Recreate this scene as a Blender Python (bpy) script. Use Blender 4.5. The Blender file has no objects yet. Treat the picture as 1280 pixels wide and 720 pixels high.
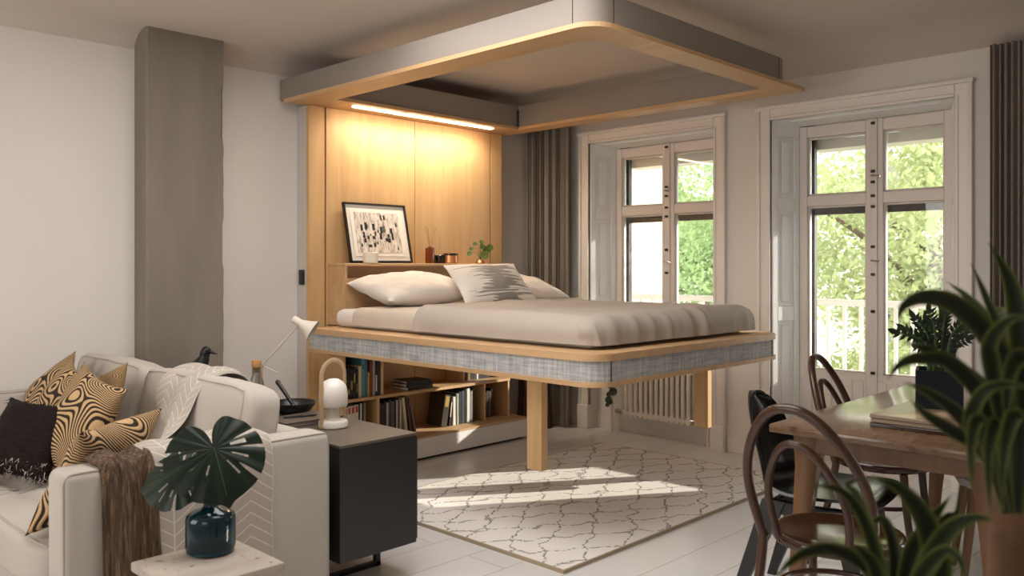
import bpy, bmesh, math, random
from mathutils import Vector, Matrix, noise
random.seed(7)
PI = math.pi
R = math.radians
S = bpy.context.scene
COL = S.collection

# ------------------------------------------------------------------ camera
EYE = 1.32
TH = math.atan(1080 / 1053.7)
FWD = Vector((-math.cos(TH), math.sin(TH), 0))
RGT = Vector((FWD.y, -FWD.x, 0))
cd = bpy.data.cameras.new('camera')
cam = bpy.data.objects.new('camera', cd)
COL.objects.link(cam)
cam.location = (0, 0, EYE)
cam.rotation_euler = (PI / 2, 0, math.atan2(FWD.y, FWD.x) - PI / 2)
cd.sensor_width = 36
cd.lens = 36 * 1053.7 / 1280
cd.shift_y = -(360 - 331.5) / 1280
cd.clip_start = 0.05
cd.dof.use_dof = True
cd.dof.focus_distance = 4.6
cd.dof.aperture_fstop = 4.0
S.camera = cam

# ------------------------------------------------------------------ world, sun, large lights, exposure
W = bpy.data.worlds.new('world')
S.world = W
W.use_nodes = True
wn = W.node_tree.nodes
wn['Background'].inputs[0].default_value = (0.95, 0.98, 1.0, 1)
wn['Background'].inputs[1].default_value = 4.3
sl = bpy.data.lights.new('sun', 'SUN')
sl.energy = 4.6
sl.angle = R(0.6)
sl.color = (1.0, 0.93, 0.82)
sun = bpy.data.objects.new('sun', sl)
COL.objects.link(sun)
SUN_AZ = (0.65, 1.0)
SUN_EL = R(21)
sv = Vector((SUN_AZ[0], SUN_AZ[1], 0)).normalized() * math.cos(SUN_EL) + Vector((0, 0, math.sin(SUN_EL)))
sun.rotation_euler = sv.to_track_quat('Z', 'Y').to_euler()

def area(name, loc, direction, sx, sy, power, color):
    l = bpy.data.lights.new(name, 'AREA')
    l.shape = 'RECTANGLE'
    l.size, l.size_y = sx, sy
    l.energy = power
    l.color = color
    o = bpy.data.objects.new(name, l)
    COL.objects.link(o)
    o.location = loc
    o.rotation_euler = (-Vector(direction)).to_track_quat('Z', 'Y').to_euler()
    return o

# fill lamps added behind the camera; the near wall has no windows
area('added_near_fill', (-3.3, -1.16, 1.45), (0, 1, 0.0), 1.5, 1.7, 22, (1.0, 0.965, 0.925))
area('added_near_fill', (-0.6, -1.16, 1.45), (0, 1, 0.0), 1.5, 1.7, 9, (1.0, 0.965, 0.925))

area('added_overhead_fill', (-2.5, 2.0, 2.64), (0, 0, -1), 2.2, 1.5, 32, (1.0, 0.975, 0.945))  # added fill lamp out of view, brightens floor and rug; no fixture there

def portal(name, x0, x1, z0, z1, y):
    o = area(name, ((x0 + x1) / 2, y, (z0 + z1) / 2), (0, -1, 0), x1 - x0, z1 - z0, 1, (1, 1, 1))
    o.data.cycles.is_portal = True

S.view_settings.view_transform = 'Standard'
S.view_settings.look = 'None'
S.view_settings.gamma = 1
S.view_settings.use_curve_mapping = False
S.view_settings.exposure = 0.9
S.cycles.use_denoising = True
S.cycles.max_bounces = 10
S.cycles.diffuse_bounces = 6
S.cycles.transparent_max_bounces = 16
S.cycles.sample_clamp_indirect = 6

# ------------------------------------------------------------------ materials
MATS = {}

def srgb(h):
    c = [int(h[i:i + 2], 16) / 255 for i in (0, 2, 4)]
    return tuple((v / 12.92 if v <= 0.04045 else ((v + 0.055) / 1.055) ** 2.4) for v in c) + (1,)

class N:
    """a small node-tree writer"""
    def __init__(self, name):
        self.m = bpy.data.materials.new(name)
        self.m.use_nodes = True
        self.t = self.m.node_tree
        self.p = self.t.nodes['Principled BSDF']
        MATS[name] = self.m
    def n(self, typ, **kw):
        nd = self.t.nodes.new(typ)
        for k, v in kw.items():
            if k in nd.inputs:
                self.set(nd, k, v)
            else:
                setattr(nd, k, v)
        return nd
    def set(self, nd, k, v):
        if isinstance(v, bpy.types.NodeSocket):
            self.t.links.new(v, nd.inputs[k])
        else:
            nd.inputs[k].default_value = v
    def coord(self, scale=(1, 1, 1), rot=(0, 0, 0)):
        tc = self.n('ShaderNodeTexCoord')
        mp = self.n('ShaderNodeMapping')
        mp.inputs['Scale'].default_value = scale
        mp.inputs['Rotation'].default_value = rot
        self.t.links.new(tc.outputs['Object'], mp.inputs[0])
        return mp.outputs[0]
    def noise(self, vec, scale, detail=4, rough=0.5, dist=0):
        nd = self.n('ShaderNodeTexNoise')
        self.t.links.new(vec, nd.inputs['Vector'])
        nd.inputs['Scale'].default_value = scale
        nd.inputs['Detail'].default_value = detail
        nd.inputs['Roughness'].default_value = rough
        nd.inputs['Distortion'].default_value = dist
        return nd.outputs['Fac']
    def ramp(self, fac, stops, interp='LINEAR'):
        nd = self.n('ShaderNodeValToRGB')
        nd.color_ramp.interpolation = interp
        e = nd.color_ramp.elements
        while len(e) < len(stops):
            e.new(0.5)
        for i, (p, c) in enumerate(stops):
            e[i].position = p
            e[i].color = c if not isinstance(c, str) else srgb(c)
        self.t.links.new(fac, nd.inputs[0])
        return nd.outputs[0]
    def math(self, op, a, b=None, c=None):
        nd = self.n('ShaderNodeMath')
        nd.operation = op
        for i, v in enumerate((a, b, c)):
            if v is None:
                continue
            if isinstance(v, bpy.types.NodeSocket):
                self.t.links.new(v, nd.inputs[i])
            else:
                nd.inputs[i].default_value = v
        return nd.outputs[0]
    def mix(self, fac, a, b, mode='MIX'):
        nd = self.n('ShaderNodeMix', data_type='RGBA', blend_type=mode)
        for k, v in ((0, fac), (6, a), (7, b)):
            if isinstance(v, bpy.types.NodeSocket):
                self.t.links.new(v, nd.inputs[k])
            else:
                nd.inputs[k].default_value = srgb(v) if isinstance(v, str) else v
        return nd.outputs[2]
    def sep(self, vec):
        nd = self.n('ShaderNodeSeparateXYZ')
        self.t.links.new(vec, nd.inputs[0])
        return nd.outputs
    def base(self, c):
        self.set(self.p, 'Base Color', srgb(c) if isinstance(c, str) else c)
    def bump(self, h, strength=0.3, dist=0.01):
        b = self.n('ShaderNodeBump')
        b.inputs['Strength'].default_value = strength
        b.inputs['Distance'].default_value = dist
        self.t.links.new(h, b.inputs['Height'])
        self.t.links.new(b.outputs[0], self.p.inputs['Normal'])
    def fin(self, rough=0.5, **kw):
        self.p.inputs['Roughness'].default_value = rough
        for k, v in kw.items():
            self.set(self.p, k.replace('_', ' '), v)
        return self.m

def plain(name, c, rough=0.5, var=0.06, scale=6, bump=0, bscale=80, **kw):
    k = N(name)
    v = k.coord()
    f = k.noise(v, scale, 3)
    a = srgb(c)
    lo = tuple(x * (1 - var) for x in a[:3]) + (1,)
    hi = tuple(min(1, x * (1 + var)) for x in a[:3]) + (1,)
    k.base(k.ramp(f, [(0.3, lo), (0.7, hi)]))
    if bump:
        k.bump(k.noise(v, bscale, 3), bump, 0.004)
    return k.fin(rough, **kw)

def wood(name, c1, c2, axis, rough=0.45, scale=14, bump=0.08):
    k = N(name)
    sc = [1.0, 1.0, 1.0]
    for i in range(3):
        sc[i] = 0.06 if i == axis else 1.0
    v = k.coord(tuple(sc))
    f = k.noise(v, scale, 6, 0.6, 0.6)
    g = k.noise(v, scale * 9, 3, 0.7)
    c = k.ramp(f, [(0.3, c1), (0.7, c2)])
    c = k.mix(k.math('MULTIPLY', g, 0.25), c, c1)
    k.base(c)
    k.bump(g, bump, 0.002)
    return k.fin(rough)

def weave(name, c1, c2, scale, rough=0.9, bump=0.4):
    k = N(name)
    a = k.noise(k.coord((0.07, 0.07, 1)), scale, 2, 0.6)
    b = k.noise(k.coord((1, 1, 0.07)), scale, 2, 0.6)
    s = k.math('MULTIPLY', k.math('ADD', a, b), 0.5)
    k.base(k.ramp(s, [(0.34, c1), (0.66, c2)]))
    k.bump(s, bump, 0.003)
    return k.fin(rough)

def make_materials():
    plain('wall_paint', 'D5CFC9', 0.85, 0.02, 1.5, 0.05, 30)
    plain('ceiling_paint', 'C2B7AD', 0.9, 0.02, 1.2, 0.05, 30)
    plain('trim_paint', 'DDD6CF', 0.4, 0.015)
    plain('window_paint', 'D6CDC6', 0.4, 0.015)
    plain('shutter_paint', 'E2E2E2', 0.3, 0.015)
    plain('panel_white', 'BDB5AE', 0.5, 0.02)
    plain('base_white', 'DDD8D6', 0.45, 0.02)
    wood('oak_panel', 'BF9868', 'D2AD7D', 2, 0.5)
    wood('oak_along', 'B59067', 'C7A277', 0, 0.5)
    wood('oak_across', 'B59067', 'C7A277', 1, 0.5)
    wood('walnut', '301C10', '4C2D1B', 2, 0.3)
    wood('walnut_flat', '2C1A10', '432B1C', 0, 0.14, 14, 0.03)
    wood('table_leg_wood', '5A3D26', '785434', 2, 0.4)
    wood('dark_stool_wood', '2E1E14', '46301F', 2, 0.4)
    wood('ply', '7A6650', '96806A', 0, 0.3)
    wood('oak_handle', 'A58866', 'BEA281', 2, 0.5)
    plain('groove', '2A1A0C', 0.8)
    plain('canopy_grey', '887E75', 0.6, 0.02)
    weave('rail_fabric', '868788', 'C2C0BC', 85)
    k = N('table_top')
    v = k.coord((1, 0.14, 1))
    f = k.noise(v, 9, 6, 0.65, 1.2)
    k.base(k.ramp(f, [(0.32, '38271B'), (0.48, '6A523D'), (0.7, '5B4533')]))
    k.bump(f, 0.05, 0.002)
    k.fin(0.17)
    # concrete
    k = N('concrete')
    f = k.noise(k.coord((2.2, 2.2, 0.4)), 2.2, 6, 0.6)
    g = k.noise(k.coord(), 9, 6, 0.7)
    k.base(k.mix(k.math('MULTIPLY', g, 0.5), k.ramp(f, [(0.3, '746B62'), (0.7, '867D73')]), '7B7166'))
    k.bump(g, 0.25, 0.01)
    k.fin(0.85)
    # floor boards
    k = N('floor_boards')
    v = k.coord((1, 1, 1), (0, 0, PI / 2))
    b = k.n('ShaderNodeTexBrick', offset=0.37, offset_frequency=2)
    k.t.links.new(v, b.inputs['Vector'])
    for key, val in (('Color1', srgb('D6D4D2')), ('Color2', srgb('CCC9C7')), ('Mortar', srgb('8D857E')), ('Scale', 1.0),
                     ('Mortar Size', 0.0022), ('Mortar Smooth', 0.2), ('Bias', 0.0), ('Brick Width', 1.9), ('Row Height', 0.235)):
        b.inputs[key].default_value = val
    f = k.noise(k.coord((6, 0.5, 1)), 3, 5, 0.6)
    k.base(k.mix(k.math('MULTIPLY', f, 0.25), b.outputs['Color'], 'DAD5D0'))
    k.bump(k.math('SUBTRACT', 1, b.outputs['Fac']), 0.3, 0.004)
    k.fin(0.34)
    # sofa linen
    plain('sofa_linen', 'B0A89F', 0.9, 0.04, 4, 0.25, 350)
    plain('sofa_piping', 'A39A91', 0.9)
    plain('sheet_white', 'D9D2CA', 0.85, 0.02)
    plain('sheet_beige', 'BFB1A2', 0.85, 0.02)
    plain('duvet', 'A79C90', 0.85, 0.03, 3, 0.15, 200)
    plain('pillow_white', 'CFC6BC', 0.85, 0.03, 3, 0.1, 100)
    # deco pillow: jagged grey ikat on white
    k = N('pillow_ikat')
    o = k.sep(k.coord())
    wob = k.noise(k.coord((3, 60, 3)), 1.0, 2)
    ax = k.math('ABSOLUTE', k.math('SUBTRACT', o[0], 0.05))
    lim = k.math('MULTIPLY', k.math('SUBTRACT', wob, 0.36), 0.95)
    inside = k.math('LESS_THAN', ax, lim)
    iny = k.math('LESS_THAN', k.math('ABSOLUTE', k.math('ADD', o[1], 0.02)), 0.15)
    m_ = k.math('MULTIPLY', k.math('MULTIPLY', inside, iny), 0.8)
    k.base(k.mix(m_, 'D6CEC5', '6A645E'))
    k.fin(0.9)
    # sofa pillows: raised contour lines
    for nm, lt, dk, sc in (('pillow_maze', 'BC9B70', '261A12', 1.0), ('pillow_tan', 'A68962', '6B5134', 1.5)):
        k = N(nm)
        v = k.coord()
        big = k.noise(v, 3.6 * sc, 0, 0.3, 0.25)
        band = k.math('SINE', k.math('MULTIPLY', big, 300))
        k.base(k.ramp(k.math('MULTIPLY_ADD', band, 0.5, 0.5), [(0.36, dk), (0.56, lt)]))
        k.bump(band, 0.4, 0.004)
        k.fin(0.95)
    k = N('fur_dark')
    f = k.noise(k.coord((3, 30, 3)), 6, 5, 0.7)
    k.base(k.ramp(f, [(0.35, '0E0806'), (0.65, '1F130D'), (0.85, '3A2A20')]))
    k.bump(f, 0.6, 0.01)
    k.p.inputs['Specular IOR Level'].default_value = 0.15
    k.fin(0.6)
    plain('fur_light', 'A2968B', 0.6)
    k = N('throw_brown')
    f = k.noise(k.coord((40, 40, 3)), 2.2, 4, 0.7)
    k.base(k.ramp(f, [(0.34, '2A1D14'), (0.55, '5F4936'), (0.75, '9B836A')]))
    k.bump(f, 0.8, 0.01)
    k.fin(0.95)
    # chevron throw: uses the mesh's own UV layout
    k = N('throw_chevron')
    uv = k.n('ShaderNodeUVMap').outputs[0]
    o = k.sep(uv)
    zig = k.math('MULTIPLY', k.math('PINGPONG', o[0], 0.085), 0.75)
    ln = k.math('FRACT', k.math('DIVIDE', k.math('ADD', o[1], zig), 0.042))
    l1 = k.math('LESS_THAN', ln, 0.11)
    vert = k.math('LESS_THAN', k.math('PINGPONG', o[0], 0.085), 0.002)
    k.base(k.mix(k.math('MAXIMUM', l1, vert), 'A79D92', 'C6BEB4'))
    k.fin(0.95)
    # rug
    k = N('rug_pile')
    v = k.coord()
    o = k.sep(v)
    stair = k.math('MULTIPLY', k.math('SNAP', k.noise(v, 7, 1), 0.07), 0.30)
    a1 = k.math('ADD', k.math('MULTIPLY_ADD', o[0], 1.55, k.math('MULTIPLY', o[1], 1.0)), stair)
    a2 = k.math('ADD', k.math('MULTIPLY_ADD', o[0], -1.55, k.math('MULTIPLY', o[1], 1.0)), stair)
    d1 = k.math('PINGPONG', a1, 0.165)
    d2 = k.math('PINGPONG', a2, 0.165)
    line = k.math('LESS_THAN', k.math('MINIMUM', d1, d2), 0.0115)
    brk = k.math('GREATER_THAN', k.noise(v, 45, 2, 0.6), 0.40)
    k.base(k.mix(k.math('MULTIPLY', k.math('MULTIPLY', line, brk), 0.7), 'E1DBD4', '5B5048'))
    k.bump(k.noise(v, 220, 2), 0.5, 0.006)
    k.fin(0.95)
    plain('rug_edge', 'A8987F', 0.95)
    plain('curtain_cloth', '857B72', 0.9, 0.05, 3)
    plain('black_board', '1E1B1A', 0.35, 0.05)
    plain('sideboard_top', '544A41', 0.35, 0.05)
    plain('black_metal', '121212', 0.35, 0.02)
    plain('black_shell', '0E0F10', 0.22, 0.02)
    plain('black_wood', '1A1715', 0.4)
    plain('bird_black', '120F0E', 0.45)
    plain('lamp_white', 'DCD5CD', 0.35, 0.01)
    plain('lamp_beige', 'C4B9AA', 0.45, 0.01)
    plain('cork', 'A87B4A', 0.8, 0.15, 60)
    plain('steel', 'B9B9B9', 0.25, 0.01, Metallic=1.0)
    plain('brass', 'A98A55', 0.35, 0.02, Metallic=0.8)
    plain('radiator_paint', 'D9CFC4', 0.45, 0.01)
    plain('grey_cloth', '8B8681', 0.85)
    plain('navy_pot', '0B1018', 0.6, Specular_IOR_Level=0.2)
    plain('soil', '1B130D', 0.95, 0.2, 40)
    plain('leaf_dark', '16291A', 0.4, 0.2, 20)
    plain('leaf_zz', '1A2C17', 0.35, 0.2, 30)
    plain('leaf_monstera', '0C1D0E', 0.5, 0.15, 15, Specular_IOR_Level=0.3)
    plain('leaf_pilea', '4A5A22', 0.45, 0.2, 20)
    plain('stem_green', '31491F', 0.5)
    plain('trunk_brown', '5E432B', 0.85, 0.25, 30, 0.4, 60)
    plain('bark', '5B4C3D', 0.9, 0.25, 10, 0.5, 30)
    plain('terracotta', '6B4E35', 0.7)
    k = N('stool_wood')
    f = k.noise(k.coord((1, 0.3, 1)), 10, 5, 0.6)
    sp = k.noise(k.coord(), 38, 3, 0.6)
    c = k.ramp(f, [(0.3, '9A8E82'), (0.7, 'B3A89B')])
    k.base(k.mix(k.math('MULTIPLY', k.math('GREATER_THAN', sp, 0.66), 0.7), c, '5A4C40'))
    k.bump(sp, 0.25, 0.004)
    k.fin(0.75)
    plain('copper', 'C98A5C', 0.3, 0.05, Metallic=0.7)
    plain('amber', '6B2F10', 0.2)
    plain('black_glass', '0C0A09', 0.12)
    plain('candle_white', 'D8CDBB', 0.6)
    plain('reed', '9C7B50', 0.8)
    plain('frame_black', '1A1614', 0.4)
    plain('mat_paper', 'DDD5CB', 0.8, 0.01)
    k = N('print_paper')
    f = k.noise(k.coord((1, 9, 3)), 6, 4, 0.7)
    k.base(k.ramp(f, [(0.38, '8F8479'), (0.56, 'D3C8BC')]))
    k.fin(0.7)
    plain('print_ink', '1C1917', 0.7)
    plain('print_green', '48544A', 0.7)
    plain('stucco', 'D6C4AE', 0.95, 0.08, 20, 0.6, 60)
    plain('facade', 'C8C2BA', 0.9, 0.03)
    plain('facade_window', '6C6660', 0.4)
    plain('roof_dark', '5A544F', 0.8)
    plain('railing_white', 'D9D5D0', 0.5)
    plain('slab_grey', '9A9289', 0.9)
    plain('outer_frame_dark', '2B211A', 0.5)
    plain('ground_green', '4C5A36', 0.95, 0.2, 2)
    # translucent tree leaves
    for nm, c1, c2 in (('tree_leaf', '5F7A48', '8FA26E'), ('tree_leaf_yellow', '7C8650', 'A6AD7C')):
        k = N(nm)
        f = k.noise(k.coord(), 1.3, 3)
        c = k.ramp(f, [(0.35, c1), (0.65, c2)])
        k.set(k.p, 'Base Color', c)
        k.p.inputs['Roughness'].default_value = 0.6
        tr = k.n('ShaderNodeBsdfTranslucent')
        k.t.links.new(c, tr.inputs[0])
        mx = k.n('ShaderNodeMixShader')
        mx.inputs[0].default_value = 0.5
        k.t.links.new(k.p.outputs[0], mx.inputs[1])
        k.t.links.new(tr.outputs[0], mx.inputs[2])
        k.t.links.new(mx.outputs[0], k.t.nodes['Material Output'].inputs[0])
    # variegated leaf of the big plant (UV x across the blade)
    k = N('leaf_striped')
    o = k.sep(k.n('ShaderNodeUVMap').outputs[0])
    e = k.math('ABSOLUTE', k.math('SUBTRACT', o[0], 0.5))
    k.base(k.ramp(k.math('MULTIPLY', e, 2), [(0.0, '161D0C'), (0.55, '1F2810'), (0.8, '3F4619'), (1.0, '525924')]))
    k.p.inputs['Specular IOR Level'].default_value = 0.2
    k.fin(0.6)
    # window glass: clear pane with a fresnel gloss
    for nm, tint in (('pane_glass', (0.97, 0.98, 0.97, 1)),):
        k = N(nm)
        tr = k.n('ShaderNodeBsdfTransparent')
        tr.inputs[0].default_value = tint
        gl = k.n('ShaderNodeBsdfGlossy')
        gl.inputs['Roughness'].default_value = 0.02
        fr = k.n('ShaderNodeFresnel')
        fr.inputs['IOR'].default_value = 1.45
        mx = k.n('ShaderNodeMixShader')
        k.t.links.new(fr.outputs[0], mx.inputs[0])
        k.t.links.new(tr.outputs[0], mx.inputs[1])
        k.t.links.new(gl.outputs[0], mx.inputs[2])
        k.t.links.new(mx.outputs[0], k.t.nodes['Material Output'].inputs[0])
    k = N('teal_glass')
    k.base('1F5566')
    k.fin(0.04, Transmission_Weight=0.85, IOR=1.45)
    k = N('clear_glass')
    k.base('D5D3CC')
    k.fin(0.03, Transmission_Weight=0.95, IOR=1.4)
    k = N('led')
    k.base('FFE2B0')
    k.p.inputs['Emission Color'].default_value = srgb('FFE3BE')
    k.p.inputs['Emission Strength'].default_value = 25
    k.fin(0.5)
make_materials()
M = MATS

def book_mat(hexc):
    nm = 'book_' + hexc
    if nm not in M:
        plain(nm, hexc, 0.5, 0.08, 20)
    return M[nm]

# ------------------------------------------------------------------ mesh helpers
def BM():
    return bmesh.new()

def box(bm, x0, x1, y0, y1, z0, z1, bev=0.0, seg=2, mat=None):
    ps = [(x, y, z) for z in (z0, z1) for y in (y0, y1) for x in (x0, x1)]
    if mat is not None:
        ps = [mat @ Vector(p) for p in ps]
    v = [bm.verts.new(p) for p in ps]
    fs = [(0, 2, 3, 1), (4, 5, 7, 6), (0, 1, 5, 4), (2, 6, 7, 3), (0, 4, 6, 2), (1, 3, 7, 5)]
    f = [bm.faces.new([v[i] for i in q]) for q in fs]
    if bev > 0:
        es = list({e for q in f for e in q.edges})
        bmesh.ops.bevel(bm, geom=es, offset=bev, segments=seg, profile=0.5, affect='EDGES')
    return bm

def grid(bm, nu, nv, fn, closed_u=False, closed_v=False, uv=None):
    rows = []
    for j in range(nv):
        rows.append([bm.verts.new(fn(i / (nu if closed_u else nu - 1), j / (nv if closed_v else nv - 1))) for i in range(nu)])
    lay = bm.loops.layers.uv.verify() if uv else None
    for j in range(nv if closed_v else nv - 1):
        for i in range(nu if closed_u else nu - 1):
            i2, j2 = (i + 1) % nu, (j + 1) % nv
            f = bm.faces.new((rows[j][i], rows[j][i2], rows[j2][i2], rows[j2][i]))
            if uv:
                for l, (a, b) in zip(f.loops, ((i, j), (i + 1, j), (i + 1, j + 1), (i, j + 1))):
                    l[lay].uv = uv(a / (nu if closed_u else nu - 1), b / (nv if closed_v else nv - 1))
    return rows

def shell(bm, th):
    """give an open sheet a thickness: the back side follows the vertex normals, the rim is closed"""
    bmesh.ops.remove_doubles(bm, verts=bm.verts, dist=1e-6)
    bmesh.ops.recalc_face_normals(bm, faces=bm.faces)
    bm.normal_update()
    lay = bm.loops.layers.uv.active
    fs = bm.faces[:]
    rim = [e for e in bm.edges if len(e.link_faces) == 1]
    cp = {v: bm.verts.new(v.co - v.normal * th) for v in bm.verts[:]}
    for f in fs:
        g = bm.faces.new([cp[v] for v in f.verts][::-1])
        if lay:
            src = {cp[l.vert]: l[lay].uv.copy() for l in f.loops}
            for l in g.loops:
                l[lay].uv = src[l.vert]
    for e in rim:
        a, b = e.verts
        g = bm.faces.new((a, b, cp[b], cp[a]))
        if lay:
            su = {l.vert: l[lay].uv.copy() for l in e.link_faces[0].loops}
            for l in g.loops:
                l[lay].uv = su.get(l.vert, su[a])
    return bm

def lathe(bm, prof, seg=32, cx=0, cy=0, z=0, cap=True):
    rows = grid(bm, seg, len(prof), lambda u, v: (cx + prof[round(v * (len(prof) - 1))][0] * math.cos(2 * PI * u),
                                                 cy + prof[round(v * (len(prof) - 1))][0] * math.sin(2 * PI * u),
                                                 z + prof[round(v * (len(prof) - 1))][1]), closed_u=True)
    if cap:
        if prof[0][0] > 1e-5:
            bm.faces.new(rows[0][::-1])
        if prof[-1][0] > 1e-5:
            bm.faces.new(rows[-1])
    return bm

def spline(pts, n=8):
    """Catmull-Rom through points"""
    P = [Vector(p) for p in pts]
    if len(P) < 3:
        return P
    Q = [2 * P[0] - P[1]] + P + [2 * P[-1] - P[-2]]
    out = []
    for i in range(1, len(Q) - 2):
        for k in range(n):
            t = k / n
            a, b, c, d = Q[i - 1], Q[i], Q[i + 1], Q[i + 2]
            out.append(0.5 * ((2 * b) + (c - a) * t + (2 * a - 5 * b + 4 * c - d) * t * t + (3 * b - a - 3 * c + d) * t ** 3))
    out.append(P[-1])
    return out

def tube(bm, pts, r, seg=10, closed=False, flat=None):
    """tube along points; r a number or list; flat=(a,b) gives an elliptic section"""
    P = [Vector(p) for p in pts]
    n = len(P)
    rr = r if isinstance(r, (list, tuple)) else [r] * n
    up = Vector((0, 0, 1))
    t0 = (P[1] - P[0]).normalized()
    if abs(t0.dot(up)) > 0.9:
        up = Vector((1, 0, 0))
    nrm = (up - t0 * up.dot(t0)).normalized()
    rows = []
    for i in range(n):
        if closed:
            t = (P[(i + 1) % n] - P[i - 1]).normalized()
        else:
            t = (P[min(i + 1, n - 1)] - P[max(i - 1, 0)]).normalized()
        nrm = (nrm - t * nrm.dot(t)).normalized()
        b = t.cross(nrm)
        a_, b_ = flat if flat else (1, 1)
        rows.append([bm.verts.new(P[i] + (nrm * math.cos(2 * PI * k / seg) * a_ + b * math.sin(2 * PI * k / seg) * b_) * rr[i]) for k in range(seg)])
    for i in range(n if closed else n - 1):
        A, B = rows[i], rows[(i + 1) % n]
        for k in range(seg):
            bm.faces.new((A[k], A[(k + 1) % seg], B[(k + 1) % seg], B[k]))
    if not closed:
        bm.faces.new(rows[0][::-1])
        bm.faces.new(rows[-1])
    return bm

def prism(bm, pts, z0, z1, M4=None):
    f = lambda p, z: (M4 @ Vector((p[0], p[1], z))) if M4 else (p[0], p[1], z)
    a = [bm.verts.new(f(p, z0)) for p in pts]
    b = [bm.verts.new(f(p, z1)) for p in pts]
    n = len(pts)
    bm.faces.new(a[::-1])
    bm.faces.new(b)
    for i in range(n):
        bm.faces.new((a[i], a[(i + 1) % n], b[(i + 1) % n], b[i]))
    return bm

def rrect(x0, x1, y0, y1, rs, n=8):
    """rounded rectangle outline, radii for corners (x0y0, x1y0, x1y1, x0y1)"""
    out = []
    for (cx, cy, a0, r) in ((x0, y0, PI, rs[0]), (x1, y0, 1.5 * PI, rs[1]), (x1, y1, 0, rs[2]), (x0, y1, 0.5 * PI, rs[3])):
        sx = 1 if cx == x0 else -1
        sy = 1 if cy == y0 else -1
        if r <= 1e-6:
            out += [(cx, cy)] * (n + 1)
            continue
        for k in range(n + 1):
            a = a0 + 0.5 * PI * k / n
            out.append((cx + sx * r + r * math.cos(a), cy + sy * r + r * math.sin(a)))
    return out

def ring(bm, outer, inner, z0, z1):
    """frame between two outlines of equal count"""
    n = len(outer)
    g = [[bm.verts.new((p[0], p[1], z)) for p in o] for o in (outer, inner) for z in (z0, z1)]
    o0, o1, i0, i1 = g
    for k in range(n):
        j = (k + 1) % n
        for q in ((o0[k], o0[j], o1[j], o1[k]), (i0[j], i0[k], i1[k], i1[j]), (o1[k], o1[j], i1[j], i1[k]), (o0[j], o0[k], i0[k], i0[j])):
            try:
                bm.faces.new(q)
            except ValueError:
                pass
    bmesh.ops.remove_doubles(bm, verts=bm.verts, dist=1e-5)
    return bm

def link(name, bm, mat, parent=None, smooth=True, world=True, angle=40):
    """ONE mesh object; with a parent the mesh is given in world space unless world=False"""
    bmesh.ops.recalc_face_normals(bm, faces=bm.faces)
    me = bpy.data.meshes.new(name)
    bm.to_mesh(me)
    bm.free()
    o = bpy.data.objects.new(name, me)
    COL.objects.link(o)
    for m in (mat if isinstance(mat, (list, tuple)) else [mat]):
        me.materials.append(M[m] if isinstance(m, str) else m)
    if smooth:
        for p in me.polygons:
            p.use_smooth = True
        try:
            me.set_sharp_from_angle(angle=R(angle))
        except Exception:
            pass
    if parent is not None:
        o.parent = parent
        if world:
            root = parent
            while root.parent:
                root = root.parent
            if root.type == 'EMPTY' or root.location.length:
                me.transform(Matrix.Translation(-root.location))
    return o

def tag(o, label, cat, group=None, kind=None):
    o['label'] = label
    o['category'] = cat
    if group:
        o['group'] = group
    if kind:
        o['kind'] = kind
    return o

def thing(name, label, cat, loc=(0, 0, 0), rz=0, group=None):
    o = bpy.data.objects.new(name, None)
    o.empty_display_size = 0.05
    COL.objects.link(o)
    o.location = loc
    o.rotation_euler = (0, 0, rz)
    return tag(o, label, cat, group)

def struct(name, bm, mat, smooth=False, parent=None):
    o = link(name, bm, mat, parent, smooth)
    o['kind'] = 'structure'
    return o

def copy_thing(root, loc, rz, label):
    r = root.copy()
    COL.objects.link(r)
    r.location = loc
    r.rotation_euler = (0, 0, rz)
    r['label'] = label
    for ch in root.children:
        c = ch.copy()
        COL.objects.link(c)
        c.parent = r
        for g in ch.children:
            d = g.copy()
            COL.objects.link(d)
            d.parent = c
    return r

def pix(px, py, d):
    """the point seen at a pixel of the 1280x720 picture, at depth d (metres along the lens axis)"""
    return Vector((0, 0, EYE)) + FWD * d + RGT * (d * (px - 640) / 1053.7) + Vector((0, 0, d * (331.5 - py) / 1053.7))

def nz(x, y, z=0.0):
    return noise.noise(Vector((x, y, z)))

# ------------------------------------------------------------------ the room
XL, YW, XR, YN = -4.96, 5.335, 1.8, -1.2
HC = 2.67
ZW = 2.562       # height of the window wall under its cove
WIN = [(-4.3215, -3.1755, 0.0), (-2.739, -1.584, 0.0), (0.12, 1.28, 0.0)]
WT = 2.30        # top of the window recesses
YG = 5.568       # plane of the window sashes

bm = BM()
box(bm, XL - 0.2, XR + 0.2, YN - 0.2, YG + 0.12, -0.12, 0)
struct('floor', bm, 'floor_boards')
# ceiling with coves towards the left wall and the window wall
def ceil_z(x, y):
    z = HC
    if x < -4.79:
        t = min(1, (-4.79 - x) / 0.17)
        z = min(z, HC - 0.104 * (1 - math.sqrt(max(0, 1 - t * t))))
    if y > 4.9:
        t = min(1, (y - 4.9) / (YW - 4.9))
        z = min(z, HC - (HC - ZW) * t * t)
    return z
xs = [XL + 0.17 * (1 - math.cos(k / 10 * PI / 2)) for k in range(11)] + [-4.79 + (XR + 4.79) * k / 6 for k in range(1, 7)]
ys = [YN, 0, 2, 4, 4.9] + [4.9 + (YW - 4.9) * k / 8 for k in range(1, 9)]
bm = BM()
rows = [[bm.verts.new((x, y, ceil_z(x, y))) for x in xs] for y in ys]
for j in range(len(ys) - 1):
    for i in range(len(xs) - 1):
        bm.faces.new((rows[j][i], rows[j][i + 1], rows[j + 1][i + 1], rows[j + 1][i]))
top = [bm.verts.new(p) for p in ((XL, YN, HC + 0.15), (XR, YN, HC + 0.15), (XR, YW, HC + 0.15), (XL, YW, HC + 0.15))]
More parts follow.
